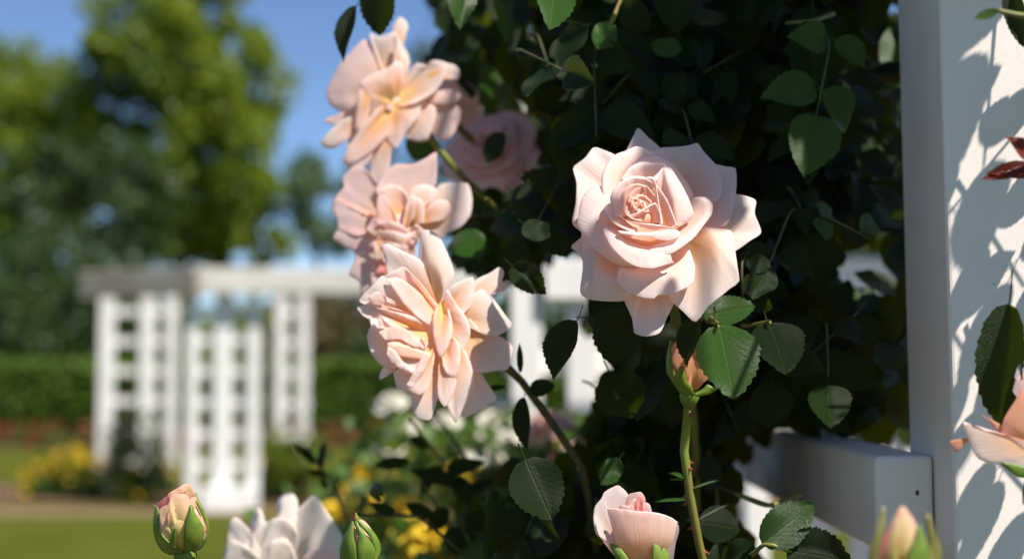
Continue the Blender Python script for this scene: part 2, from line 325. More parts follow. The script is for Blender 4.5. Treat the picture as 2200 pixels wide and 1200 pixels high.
# ------------------------------------------------------------------ traced petals
class Trace:
    """outline points read from an enlarged piece of the photograph: origin (ox, oy), zoom s, distance d; z is toward the viewer, in the same units"""
    def __init__(s, ox, oy, sc, d, ky=0.0, y0=0.0, kx=0.0, x0=0.0): s.ox, s.oy, s.s, s.d = ox, oy, sc, d; s.u = d / F / sc; s.k = (ky, y0, kx, x0)   # ky, kx: how far the bloom nods back and to the side
    def w(s, p): return P(s.ox + p[0] / s.s, s.oy + p[1] / s.s, s.d - (p[2] + s.k[0] * (p[1] - s.k[1]) + s.k[2] * (p[0] - s.k[3])) * s.u)
def petal(tr, parent, base, rim, belly=0, mid=None, lip=None, roll=7, nu=30, nv=12, mat='petal', wob=2.0, centre=None, v0=0.0, v1=1.0, name='petal', bw=0.0):
    R = cat_rom(rim, nu); B = np.repeat(np.array([base], float), nu, 0)
    if bw: B[:, :2] += bw * (R - R.mean(0))[:, :2]
    rows = []
    u = np.linspace(0, 1, nu); wv = np.sin(np.pi * np.clip(u, 0.03, 0.97)) ** 0.6
    if mid is None:
        Mi = (B + R) / 2; Mi[:, 2] += 2 * belly * wv
        for v in np.linspace(0.04, 1, nv): rows.append((1 - v) ** 2 * B + 2 * v * (1 - v) * Mi + v * v * R)
    else:
        Mi = cat_rom(mid, nu); ctrl = [B, Mi, R] + ([cat_rom(lip, nu)] if lip else [])
        for c in range(nu):
            pts = cat_rom([q[c] for q in ctrl], nv + (5 if lip else 0))
            rows.append(pts)
        rows = [np.array([rows[c][r] for c in range(nu)]) for r in range(nv + (5 if lip else 0))]
    c0 = np.array(centre if centre is not None else base, float)
    seed = random.random() * 100
    if roll:
        last, prev = rows[-1], rows[-2]
        t = last - prev; t /= (np.linalg.norm(t, axis=1, keepdims=True) + 1e-9)
        rad = last - c0; rad[:, 2] = 0; rad /= (np.linalg.norm(rad, axis=1, keepdims=True) + 1e-9)
        bk = rad * 0.8; bk[:, 2] = -1
        bk -= t * (bk * t).sum(1, keepdims=True); bk /= (np.linalg.norm(bk, axis=1, keepdims=True) + 1e-9)
        rv = np.array([roll * (0.55 + 0.9 * (0.5 + 0.5 * noise.noise(Vector((x * 3.1 + seed, seed, 0))))) for x in u])[:, None]
        for a in (35, 75, 115, 150):
            a = math.radians(a); rows.append(last + t * rv * math.sin(a) * 0.8 + bk * rv * (1 - math.cos(a)))
    V, U = [], []; nr = len(rows)
    for i, rw in enumerate(rows):
        vv = i / (nr - 1)
        for j in range(nu):
            q = rw[j].copy()
            if wob:
                a = Vector((q[0] * 0.012 + seed, q[1] * 0.012, seed)); b = Vector((q[0] * 0.045 + seed, q[1] * 0.045, -seed))
                q[2] += wob * vv * (2.8 * noise.noise(a) + 1.3 * noise.noise(b) + 1.6 * vv ** 3 * noise.noise(Vector((u[j] * 9 + seed, vv * 2, seed))))
                e = vv ** 4 * wob * 0.9
                q[0] += e * noise.noise(Vector((u[j] * 13 + seed, 0, 3))); q[1] += e * noise.noise(Vector((u[j] * 13 + seed, 5, 1)))
            V.append(tr.w(q)); U.append((u[j], v0 + (v1 - v0) * vv))
    me = mesh(name, V, grid_faces(nr, nu), True, U)
    return link(name, me, parent, M[mat])
def patch(tr, parent, left, right, zf, mat, name='sepal', nu=9, nv=16, off=0.0, tipz=0.0):
    """a strip between two traced edges laid over the round body zf(x, y)"""
    L, R = cat_rom(left, nv), cat_rom(right, nv); V, U = [], []
    for i in range(nv):
        for j in range(nu):
            a = j / (nu - 1); p = L[i] * (1 - a) + R[i] * a
            z = zf(p[0], p[1]) + off * (0.35 + 0.65 * math.sin(math.pi * a)) + tipz * (1 - i / (nv - 1)) ** 2
            V.append(tr.w((p[0], p[1], z))); U.append((a, 1 - i / (nv - 1)))
    o = link(name, mesh(name, V, grid_faces(nv, nu), True, U), parent, M[mat])
    md = o.modifiers.new('thickness', 'SOLIDIFY'); md.thickness = 0.0007; md.offset = -1
    return o
def ovoid(tr, parent, cx, cy, rx, ry, cz, mat, name, sharp=1.0, rz=None):
    """a closed bud body: an egg with a pointed top"""
    V, U = [], []; n, k = 18, 20; rz = rz or rx
    for i in range(n + 1):
        t = i / n; y = -math.cos(math.pi * t); r = math.sin(math.pi * t)
        if y < 0: r *= (1 + y * 0.25 * sharp); 
        for j in range(k):
            a = 2 * math.pi * j / k
            V.append(tr.w((cx + rx * r * math.cos(a), cy + ry * y, cz + rz * r * math.sin(a)))); U.append((j / k, 1 - t))
    Fc = [(i * k + j, i * k + (j + 1) % k, (i + 1) * k + (j + 1) % k, (i + 1) * k + j) for i in range(n) for j in range(k)]
    return link(name, mesh(name, V, Fc, True, U), parent, M[mat])
def ell(cx, cy, rx, ry, cz, rz, low=0.05):
    return lambda x, y: cz + rz * math.sqrt(max(low, 1 - ((x - cx) / rx) ** 2 - ((y - cy) / ry) ** 2))
def calyx(parent, base, back, r, stem_pts, stem_r, stem_mat='stem', n_sepal=5, length=0.026):
    """the green hip, sepals and stem under a bloom; back is the unit vector pointing from the bloom to its stem"""
    x = back.orthogonal().normalized(); y = back.cross(x)
    V = []; k = 12
    for (h, rr) in ((-0.2, .9), (0.2, 1.0), (0.6, 1.05), (1.2, 0.85), (1.7, 0.5)):
        for j in range(k):
            a = 2 * math.pi * j / k; V.append(base + back * (h * r) + (x * math.cos(a) + y * math.sin(a)) * rr * r)
    link('hip', mesh('hip', V, grid_faces_closed(5, k), True), parent, M['sepal'])
    for s in range(n_sepal):
        a = 2 * math.pi * s / n_sepal + 0.4; o = x * math.cos(a) + y * math.sin(a); tn = back.cross(o)
        pts = []
        for i in range(7):
            v = i / 6; c = base + o * (r * 0.8 + length * 0.8 * v) + back * (0.012 * v * v) ; w = 0.005 * (1 - v) ** 0.7 * (0.6 + 1.2 * v * (1 - v) * 2)
            pts += [c - tn * w, c - back * 0.001, c + tn * w]
        link('sepal', mesh('sepal', pts, grid_faces(7, 3), True), parent, M['sepal'])
    if stem_pts: tube('stem', [base + back * r * 1.4] + stem_pts, stem_r, M[stem_mat], parent)
def grid_faces_closed(nr, k):
    return [(i * k + j, i * k + (j + 1) % k, (i + 1) * k + (j + 1) % k, (i + 1) * k + j) for i in range(nr - 1) for j in range(k)] + [tuple(range(k)), tuple((nr - 1) * k + j for j in range(k))]

# ================================================================== SETTING
def ground_at(px, d): p = P(px, 600, d); return Vector((p.x, p.y, 0))
def sheet(name, pts, z, mat, kind='structure'):
    me = mesh(name, [(x, y, z) for x, y in pts], [tuple(range(len(pts)))], False)
    return tag(link(name, me, None, M[mat]), kind=kind)
sheet('lawn', [(-300, -60), (300, -60), (300, 500), (-300, 500)], 0.0, 'lawn')
sheet('path', [(-30, 12.55)] + [(-30 + i, 12.55 + 0.08 * math.sin(i * 0.7)) for i in range(1, 60)] + [(30, 13.2)] + [(30 - i, 13.15 + 0.1 * math.sin(i * 0.9)) for i in range(1, 60)], 0.005, 'path')
sheet('flower_bed', [(-30, 13.45), (30, 13.45), (30, 15.6), (-30, 15.6)], 0.009, 'soil')
sheet('rose_bed', [(-3, 0.45), (4, 0.45), (4, 4.6), (2.0, 5.2), (-0.6, 4.4), (-3, 2.2)], 0.006, 'soil')
sheet('hedge_bed', [(-40, 22.0), (40, 22.0), (40, 23.7), (-40, 23.7)], 0.009, 'soil')

M['hedge'] = leaf_material('hedge_leaf', (0.06, 0.12, 0.006), (0.12, 0.19, 0.010), (0.12, 0.22, 0.02), 0.2, 0.5, veins=False, vary=0.2)
M['hedge_core'] = plain_material('hedge_core', (0.008, 0.018, 0.006), (0.018, 0.03, 0.01), 10, 0.9)
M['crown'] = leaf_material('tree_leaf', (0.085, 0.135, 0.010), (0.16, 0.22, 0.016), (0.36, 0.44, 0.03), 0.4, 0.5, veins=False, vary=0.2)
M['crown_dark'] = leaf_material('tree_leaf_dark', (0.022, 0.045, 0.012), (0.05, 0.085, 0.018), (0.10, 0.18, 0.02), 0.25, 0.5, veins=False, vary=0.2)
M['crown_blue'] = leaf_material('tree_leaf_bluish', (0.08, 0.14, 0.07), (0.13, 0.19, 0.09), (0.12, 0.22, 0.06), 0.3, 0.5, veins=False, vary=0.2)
M['shrub_brown'] = leaf_material('shrub_leaf_brown', (0.08, 0.065, 0.025), (0.14, 0.11, 0.04), (0.2, 0.16, 0.03), 0.2, 0.6, veins=False, vary=0.2)
M['yellow'] = leaf_material('yellow_blossom', (0.62, 0.40, 0.012), (0.72, 0.52, 0.02), (0.7, 0.5, 0.02), 0.25, 0.6, veins=False, vary=0.3)
M['red'] = leaf_material('red_blossom', (0.17, 0.022, 0.015), (0.28, 0.045, 0.025), (0.5, 0.05, 0.02), 0.25, 0.6, veins=False, vary=0.3)
M['bed_leaf'] = leaf_material('bed_leaf', (0.04, 0.09, 0.016), (0.08, 0.15, 0.025), (0.2, 0.3, 0.03), 0.3, 0.5, veins=False, vary=0.3)

def leaf_at(c, size, up=0.35, wr=0.8):
    n = (rand_dir() + Vector((0, 0, up))).normalized(); y = n.cross(rand_dir()).normalized()
    return leaf_matrix(c - y * size * 0.5, c + y * size * 0.5, n, size * wr)
def hedge(name, label, x0, x1, y0, depth, h, n):
    root = thing(name, label, 'hedge', ((x0 + x1) / 2, y0 + depth / 2, 0))
    link('twig_core', box_mesh('twig_core', x0 + .08, x1 - .08, y0 + .08, y0 + depth - .08, 0, h - .08), root, M['hedge_core'])
    ms = []
    for _ in range(n):
        x = random.uniform(x0, x1)
        if random.random() < 0.62: c = Vector((x, y0 + random.gauss(0.03, 0.05), random.uniform(0.02, h)))
        else: c = Vector((x, random.uniform(y0, y0 + depth), h + random.gauss(-0.02, 0.035)))
        ms.append(leaf_at(c, random.uniform(0.07, 0.12)))
    tag(link('foliage', cloud_mesh('foliage', ms, QUAD, QUAD_F), root, M['hedge']), kind='stuff')
    return root
hedge('clipped_hedge', 'long clipped green hedge running behind the white pergola', -13, 16, 23.7, 1.3, 1.34, 26000)

def tree(name, label, px, py, d, rx, rz, mat, n, clumps, leaf=0.16, hole=0.0, group=None, ry=None, lean=0.0):
    c = P(px, py, d); g = Vector((c.x, c.y, 0)); root = thing(name, label, 'tree', g, group)
    ry = ry or rx; cen = []
    for _ in range(clumps):
        while True:
            v = Vector((random.uniform(-1, 1), random.uniform(-1, 1), random.uniform(-1, 1)))
            if 0.25 < v.length < 1.0: break
        cen.append((c + Vector((v.x * rx, v.y * ry, v.z * rz)), random.uniform(0.16, 0.34) * min(rx, rz)))
    ms = []
    for _ in range(n):
        q, r = random.choice(cen)
        v = rand_dir() * r * random.random() ** 0.5
        ms.append(leaf_at(q + v, leaf * random.uniform(0.7, 1.3)))
    base = g + Vector((lean, 0, 0)); tr = 0.035 * (c.z + rz) * 0.5
    tube('trunk', [base, (base + c) / 2 + Vector((0.1, 0, -0.2)), c, c + Vector((0, 0, rz * 0.6))], [tr * 1.3, tr, tr * 0.6, 0.03], M['bark'], root, 10)
    for k in range(7):
        q, r = random.choice(cen); s = g.lerp(c, random.uniform(0.6, 1.0)); s = Vector((c.x, c.y, s.z))
        tube('branch', [s, s.lerp(q, 0.5) + Vector((0, 0, 0.2)), q], [tr * 0.35, tr * 0.2, 0.02], M['bark'], root, 6)
    link('crown', cloud_mesh('crown', ms, QUAD, QUAD_F), root, M[mat])
    return root
tree('broadleaf_tree', 'tall leafy green tree rising above the pergola beam', 385, 200, 36, 2.4, 4.2, 'crown', 22000, 100, 0.22)
tree('broadleaf_tree', 'olive green tree with a wide crown at the far side of the tall leafy tree', 30, 330, 38, 2.9, 3.2, 'crown', 17000, 80, 0.22)
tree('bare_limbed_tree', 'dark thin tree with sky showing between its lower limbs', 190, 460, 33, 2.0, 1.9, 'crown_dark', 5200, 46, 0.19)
tree('broadleaf_tree', 'low bushy green tree filling the space just above the pergola beam', 470, 470, 40, 2.2, 1.7, 'crown', 11000, 56, 0.22)
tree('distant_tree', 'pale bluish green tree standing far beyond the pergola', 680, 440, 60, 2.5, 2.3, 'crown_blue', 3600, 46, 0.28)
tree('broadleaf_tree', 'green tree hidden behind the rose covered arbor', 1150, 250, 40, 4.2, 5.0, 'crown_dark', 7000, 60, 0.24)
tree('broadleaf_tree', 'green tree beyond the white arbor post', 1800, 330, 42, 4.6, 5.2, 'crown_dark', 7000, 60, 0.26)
def shrub(name, label, px, d, w, h, mat, n, leaf=0.12, group=None, cat='shrub'):
    g = ground_at(px, d); root = thing(name, label, cat, g, group); ms = []
    lob = [(Vector((random.uniform(-.55, .55) * w, random.uniform(-.4, .4) * w, random.uniform(.25, .72) * h)), random.uniform(.28, .46)) for _ in range(15)]
    for _ in range(n):
        q, r = random.choice(lob); v = rand_dir(); v = Vector((v.x * r * w * .8, v.y * r * w * .8, v.z * r * h * .75)) * random.random() ** 0.3
        c = g + q + v; c.z = max(0.03, c.z); ms.append(leaf_at(c, leaf * random.uniform(.7, 1.3)))
    tag(link('foliage', cloud_mesh('foliage', ms, QUAD, QUAD_F), root, M[mat]), kind='stuff')
    for k in range(4):
        q = random.choice(lob)[0]; tube('stem', [g, g + q * 0.5, g + q], [0.03, 0.02, 0.01], M['bark'], root, 5)
    return root
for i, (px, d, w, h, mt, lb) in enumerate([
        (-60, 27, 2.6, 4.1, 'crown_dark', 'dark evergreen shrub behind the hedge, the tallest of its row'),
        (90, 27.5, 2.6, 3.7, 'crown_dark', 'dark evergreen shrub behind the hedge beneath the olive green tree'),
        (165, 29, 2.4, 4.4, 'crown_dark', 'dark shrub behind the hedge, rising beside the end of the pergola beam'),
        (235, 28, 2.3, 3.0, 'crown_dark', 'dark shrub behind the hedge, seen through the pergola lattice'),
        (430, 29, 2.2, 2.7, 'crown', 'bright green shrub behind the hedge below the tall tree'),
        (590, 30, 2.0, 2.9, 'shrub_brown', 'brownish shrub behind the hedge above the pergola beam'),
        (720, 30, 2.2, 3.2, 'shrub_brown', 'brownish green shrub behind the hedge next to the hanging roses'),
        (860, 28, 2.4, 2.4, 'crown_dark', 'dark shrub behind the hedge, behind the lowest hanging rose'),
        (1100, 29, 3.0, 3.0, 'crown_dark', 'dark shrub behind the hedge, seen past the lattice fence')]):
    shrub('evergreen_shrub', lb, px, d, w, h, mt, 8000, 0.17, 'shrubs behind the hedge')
def bed_plant(name, label, px, d, w, h, blossom, nb, group, bs=0.08):
    g = ground_at(px, d); root = thing(name, label, 'flowers', g, group); ml, mb = [], []
    for _ in range(260):
        v = rand_dir(); c = g + Vector((v.x * w * .5, v.y * w * .5, abs(v.z) * h)) * random.random() ** .4; c.z = max(c.z, .02); ml.append(leaf_at(c, 0.09))
    for _ in range(nb):
        v = rand_dir(); c = g + Vector((v.x * w * .5, v.y * w * .5, abs(v.z) * h * 1.06 + 0.02))
        for k in range(4): ml_ = leaf_at(c + rand_dir() * bs * .25, bs, 0.6, 1.0); mb.append(ml_)
    tag(link('foliage', cloud_mesh('foliage', ml, QUAD, QUAD_F), root, M['bed_leaf']), kind='stuff')
    tag(link('blossom', cloud_mesh('blossom', mb, QUAD, QUAD_F), root, M[blossom]), kind='stuff')
for px, d, w, h, nb in [(105, 14.2, .5, .34, 26), (160, 14.6, .55, .42, 34), (205, 14.1, .45, .36, 26), (295, 13.8, .32, .30, 22), (345, 14.5, .4, .3, 14),
                        (600, 14.2, .5, .42, 30), (655, 14.0, .55, .38, 26), (715, 14.4, .5, .36, 22), (560, 15.0, .4, .3, 10), (790, 14.3, .6, .35, 20)]:
    bed_plant('yellow_flower_clump', 'clump of yellow flowers in the bed along the sandy path', px, d, w, h, 'yellow', nb, 'yellow clumps along the path')
for k in range(16):
    px = -60 + k * 62 + random.uniform(-12, 12)
    bed_plant('red_flower_clump', 'clump of red flowers at the foot of the hedge', px, 22.7 + random.uniform(-.5, .4), random.uniform(.5, .85), random.uniform(.2, .38), 'red', 24, 'red clumps along the hedge', 0.10)

# ------------------------------------------------------------------ far white pergola
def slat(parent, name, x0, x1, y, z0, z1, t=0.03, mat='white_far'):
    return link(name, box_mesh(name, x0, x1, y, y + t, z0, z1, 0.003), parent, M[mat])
D1 = 13.0
def X(px, d): return (px - 1100) / F * d
def Zh(py, d): return P(1100, py, d).z
perg = thing('garden_pergola', 'white wooden pergola with lattice columns standing on the far lawn', 'pergola', ground_at(480, D1))
def column(cx_list, d, ytop, ybot, pitch=67, depth=0.5):
    Y = P(0, 700, d).y; xs = [(X(c - w / 2, d), X(c + w / 2, d)) for c, w in cx_list]
    zt = Zh(ytop, d)
    for i, (a, b) in enumerate(xs): slat(perg, 'lattice_upright', a, b, Y, 0.0, zt, 0.04)
    y = ytop + 36
    while y < ybot:
        z = Zh(y, d); slat(perg, 'lattice_rung', xs[0][0] - .01, xs[-1][1] + .01, Y + 0.041, z - 0.036, z + 0.036, 0.025); y += pitch
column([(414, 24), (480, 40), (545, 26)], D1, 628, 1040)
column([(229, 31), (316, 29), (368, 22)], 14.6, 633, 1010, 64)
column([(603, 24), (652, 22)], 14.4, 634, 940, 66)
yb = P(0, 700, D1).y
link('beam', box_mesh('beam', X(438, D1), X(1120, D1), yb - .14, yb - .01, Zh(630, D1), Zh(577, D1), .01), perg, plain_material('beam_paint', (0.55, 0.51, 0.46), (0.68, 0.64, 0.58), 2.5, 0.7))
me = box_mesh('side_beam', -0.07, 0.07, 0, 1.0, 0, Zh(573, D1) - Zh(634, D1) - .01, .01)
M['tan_wood'] = plain_material('grey_tan_wood', (0.36, 0.29, 0.22), (0.55, 0.48, 0.40), 4, 0.8)  # darker grey-tan than the front beam
sb = link('side_beam', me, perg, M['tan_wood'])
pa = Vector((X(440, D1), yb - .10, Zh(633, D1))); pb_ = Vector((X(180, 13.7), P(0, 700, 13.7).y, Zh(633, D1)))
sb.matrix_basis = Matrix.Translation(pa) @ Matrix.Rotation(math.atan2(-(pb_ - pa).x, (pb_ - pa).y), 4, 'Z') @ Matrix.Diagonal((1, (pb_ - pa).length, 1, 1))
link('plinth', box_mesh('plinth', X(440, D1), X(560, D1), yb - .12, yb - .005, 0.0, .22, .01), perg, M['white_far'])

shrub('bed_shrub', 'grey green shrub growing at the foot of the pergola lattice', 300, 13.75, .42, .95, 'crown_dark', 900, .07)
shrub('bed_shrub', 'low leafy plant in the bed under the rear pergola column', 640, 13.8, .5, .75, 'crown', 700, .07)
# ------------------------------------------------------------------ lattice fence behind the roses
D2 = 2.6
fen = thing('lattice_fence', 'white lattice fence showing through the gap below the open rose', 'fence', ground_at(1200, D2))
Yf = P(0, 700, D2).y; zt = Zh(556, D2)
for k in range(9):
    x0 = X(1098 + k * 121, D2); slat(fen, 'upright', x0, x0 + .056, Yf, 0.0, zt - .002, .02, 'white_far')
for k in range(11):
    z = zt - 0.045 - k * 0.143
    slat(fen, 'rung', X(1085, D2), X(2130, D2), Yf + .0205, z - .024, z + .024, .015, 'white_far')
slat(fen, 'cap_rail', X(1170, D2), X(2130, D2), Yf - .02, zt - .075, zt, .06, 'white_far')

# ------------------------------------------------------------------ near white arbor: post, rail, head beam
arb = thing('garden_arbor', 'white painted wooden arbor post with side rail dappled by leaf shadows', 'arbor', (0.30, 0.865, 0))
Y0, Y1 = P(0, 600, 0.822).y, P(0, 600, 0.912).y
po = link('post', box_mesh('post', 0.2536, 0.345, Y0, Y1, 0.0, 2.5, 0.0028), arb, M['white_paint'])
piv = Vector((0.2536, Y0, 1.24))
po.matrix_basis = Matrix.Translation(piv) @ Matrix.Rotation(math.radians(-0.65), 4, 'Y') @ Matrix.Translation(-piv)
ye = P(0, 600, 0.858).y
ztop, zbot = P(1940, 977, 0.858).z, P(1940, 1180, 0.858).z
link('rail', box_mesh('rail', 0.2175, 0.2525, ye, 2.1, zbot, ztop, 0.0035), arb, M['white_paint'])
nh = P(1963, 1055, 0.858)
link('nail', mesh('nail', [(nh.x + .0011 * math.cos(a) * (1 if i else 1), ye - .0006, nh.z + .0017 * math.sin(a)) for i, a in enumerate([k * math.pi / 5 for k in range(10)])], [tuple(range(10))], False), arb, M['cane'])
link('post', box_mesh('post', 0.2536, 0.345, 2.1, 2.19, 0.0, 2.5, 0.003), arb, M['white_paint'])
link('head_beam', box_mesh('head_beam', 0.27, 0.32, 0.7, 2.4, 2.501, 2.59, 0.004), arb, M['white_paint'])
for k in range(4):
    link('roof_slat', box_mesh('roof_slat', 0.1, 1.38, 1.45 + k * .25, 1.49 + k * .25, 2.591, 2.64, .003), arb, M['white_paint'])
link('post', box_mesh('post', 1.14, 1.23, Y0, Y1, 0.0, 2.5, 0.003), arb, M['white_paint'])
link('post', box_mesh('post', 1.14, 1.23, 2.1, 2.19, 0.0, 2.5, 0.003), arb, M['white_paint'])
link('head_beam', box_mesh('head_beam', 1.16, 1.21, 0.7, 2.4, 2.501, 2.59, 0.004), arb, M['white_paint'])

# ================================================================== ROSES
def rose(label, base, group=None): return thing('rose', label, 'rose', base, group)
# ---- the large open rose
T = Trace(1200, 250, 2.4, 0.80, 0.55, 560, -0.12, 540)
r0 = rose('large open blush pink rose with pointed outer petals facing the viewer', T.w((520, 620, -190)))
C = (500, 580, 0)
def p0(base, rim, **k): k.setdefault('centre', C); return petal(T, r0, base, rim, **k)
p0((470, 430, -190), [(320, 270, -150), (350, 185, -165), (382, 115, -175), (411, 63, -185), (462, 112, -175), (528, 172, -165), (570, 260, -150)], belly=14, roll=6)
p0((420, 490, -190), [(345, 270, -110), (300, 210, -125), (240, 182, -135), (186, 166, -150), (140, 222, -140), (80, 268, -160), (98, 340, -115), (98, 450, -110), (82, 552, -150), (150, 610, -120)], belly=22, roll=12)
p0((560, 560, -190), [(640, 210, -110), (720, 210, -110), (800, 248, -115), (860, 262, -125), (907, 270, -140), (914, 330, -130), (908, 410, -120), (892, 500, -115), (860, 558, -112), (780, 586, -100), (700, 596, -90)], belly=20, roll=8)
p0((560, 560, -170), [(430, 200, -60), (525, 170, -75), (620, 165, -80), (680, 156, -90), (711, 142, -105), (745, 190, -90), (800, 250, -85), (836, 330, -80), (832, 410, -70), (795, 450, -60), (740, 470, -50)], belly=6, roll=8)
p0((600, 590, -200), [(800, 440, -120), (905, 405, -135), (1008, 433, -165), (1003, 500, -140), (1037, 597, -172), (980, 640, -140), (905, 692, -135), (850, 690, -120)], belly=26, roll=11)
p0((620, 620, -160), [(780, 575, -70), (885, 590, -78), (905, 690, -70), (918, 780, -75), (927, 852, -115), (885, 882, -112), (857, 905, -112), (770, 975, -105), (705, 1056, -135), (640, 1000, -105), (565, 925, -75), (590, 840, -50)],
   mid=[(720, 560, -70), (780, 600, -45), (800, 650, -30), (800, 690, -30), (800, 720, -32), (770, 740, -52), (745, 750, -62), (715, 770, -62), (690, 790, -50), (660, 780, -40), (620, 770, -35), (600, 750, -30)], roll=9)
p0((480, 690, -200), [(325, 900, -140), (345, 960, -140), (380, 1040, -145), (392, 1113, -165), (450, 1131, -162), (522, 1113, -165), (560, 1030, -145), (597, 955, -140), (610, 890, -130)], belly=24, roll=4)
p0((300, 640, -170), [(140, 610, -140), (75, 660, -165), (72, 678, -168), (100, 695, -155), (130, 740, -140)], belly=8, roll=7, nu=16)
p0((420, 640, -170), [(120, 600, -100), (128, 700, -88), (132, 800, -82), (119, 912, -98), (165, 942, -100), (250, 950, -90), (340, 946, -80), (420, 900, -60)],
   mid=[(240, 590, -40), (215, 660, -20), (200, 740, -20), (190, 800, -22), (215, 820, -25), (270, 820, -25), (330, 820, -20), (400, 780, -15)], roll=10)
# lower middle petal with a broad lit lip
p0((490, 650, -110), [(300, 850, 6), (360, 905, 20), (430, 930, 30), (495, 936, 34), (512, 916, 40), (560, 919, 44), (630, 893, 40), (692, 856, 20), (696, 780, 6), (668, 680, -6)],
   mid=[(320, 760, 25), (370, 800, 45), (430, 805, 58), (480, 808, 62), (500, 808, 64), (550, 800, 62), (600, 785, 55), (650, 755, 40), (670, 710, 20), (640, 650, 0)], roll=9)
# left cup petal
p0((440, 610, -90), [(250, 400, 40), (207, 354, 48), (150, 390, 48), (122, 440, 46), (112, 500, 44), (101, 558, 32), (150, 632, 45), (200, 692, 55), (300, 757, 62), (395, 773, 62)],
   mid=[(300, 440, 66), (265, 450, 74), (235, 470, 80), (220, 500, 84), (218, 530, 88), (225, 570, 92), (255, 630, 96), (295, 670, 98), (350, 710, 98), (420, 730, 92)], roll=12)
# right cup petal with a long curled lip
p0((570, 590, -60), [(690, 424, 100), (735, 424, 112), (768, 455, 122), (762, 505, 128), (722, 560, 142), (665, 612, 152), (570, 655, 160), (472, 688, 160)],
   mid=[(650, 470, 40), (665, 490, 45), (670, 510, 50), (660, 540, 58), (640, 570, 70), (605, 610, 90), (550, 640, 110), (480, 670, 130)],
   lip=[(695, 416, 92), (755, 416, 98), (793, 452, 104), (787, 508, 112), (738, 572, 132), (690, 630, 144), (575, 705, 156), (478, 704, 156)], roll=8)
# front left cup petal with a bright lip band
p0((430, 620, -40), [(232, 570, 140), (300, 618, 156), (350, 672, 166), (410, 698, 172), (480, 708, 172), (575, 704, 152)],
   mid=[(270, 560, 90), (320, 600, 100), (370, 640, 108), (420, 665, 112), (480, 675, 112), (560, 670, 100)],
   lip=[(236, 606, 140), (285, 680, 154), (340, 735, 160), (400, 769, 164), (482, 780, 164), (590, 752, 130)], roll=9)
# upper left and upper inner petals
p0((430, 490, -40), [(262, 460, 60), (238, 390, 72), (235, 312, 80), (258, 245, 84), (300, 206, 80), (350, 190, 74), (402, 167, 62), (450, 176, 54), (500, 205, 44)],
   mid=[(300, 450, 44), (300, 390, 50), (310, 340, 54), (330, 300, 56), (350, 280, 54), (380, 270, 50), (420, 270, 44), (450, 280, 38), (490, 300, 30)], roll=12)
p0((530, 500, -40), [(338, 335, 96), (368, 262, 104), (440, 216, 112), (512, 208, 112), (582, 250, 106), (642, 330, 92), (686, 402, 80), (668, 440, 60)], belly=-16, roll=8)
p0((480, 470, 40), [(336, 330, 178), (368, 284, 186), (430, 254, 192), (500, 249, 198), (543, 252, 206), (560, 290, 196)], belly=-12, roll=12)
p0((530, 560, 0), [(478, 318, 218), (512, 290, 222), (540, 262, 216), (560, 330, 212), (590, 420, 192), (604, 520, 158), (606, 562, 140)],
   mid=[(490, 420, 130), (505, 420, 134), (520, 425, 136), (535, 440, 130), (550, 480, 112), (565, 520, 90), (575, 560, 70)],
   lip=[(500, 330, 220), (545, 272, 214), (583, 284, 196), (642, 380, 176), (674, 450, 164), (689, 512, 138), (640, 563, 118)], roll=10)
p0((520, 570, 60), [(505, 358, 212), (530, 390, 204), (556, 430, 192), (580, 490, 172), (600, 545, 148), (600, 568, 138), (560, 572, 130)], belly=4, roll=4)
p0((440, 500, 60), [(300, 520, 178), (280, 450, 196), (288, 398, 204), (324, 350, 212), (380, 322, 216), (440, 326, 218), (486, 345, 214)], belly=-8, roll=8)
p0((470, 520, 60), [(446, 326, 220), (470, 320, 226), (488, 326, 226), (502, 356, 222), (512, 440, 206), (525, 556, 168)], belly=-4, roll=8)
p0((450, 560, 50), [(320, 470, 166), (268, 452, 172), (242, 478, 174), (262, 522, 180), (310, 562, 186), (388, 594, 192)], belly=-14, roll=6)
p0((460, 640, 40), [(311, 502, 186), (340, 530, 200), (400, 549, 208), (480, 561, 208), (560, 570, 198), (602, 578, 180)], belly=16, roll=5)
p0((460, 680, 30), [(306, 588, 188), (385, 594, 206), (480, 594, 214), (560, 584, 212), (612, 584, 200), (630, 604, 186)],
   mid=[(350, 640, 60), (400, 665, 60), (470, 680, 60), (540, 670, 60), (585, 650, 60), (600, 640, 70)],
   lip=[(318, 598, 192), (395, 612, 206), (470, 614, 212), (518, 634, 204), (565, 638, 200), (612, 626, 190)], roll=4)
ovoid(T, r0, 425, 500, 95, 80, 60, 'petal', 'petal', 0.2, 105)
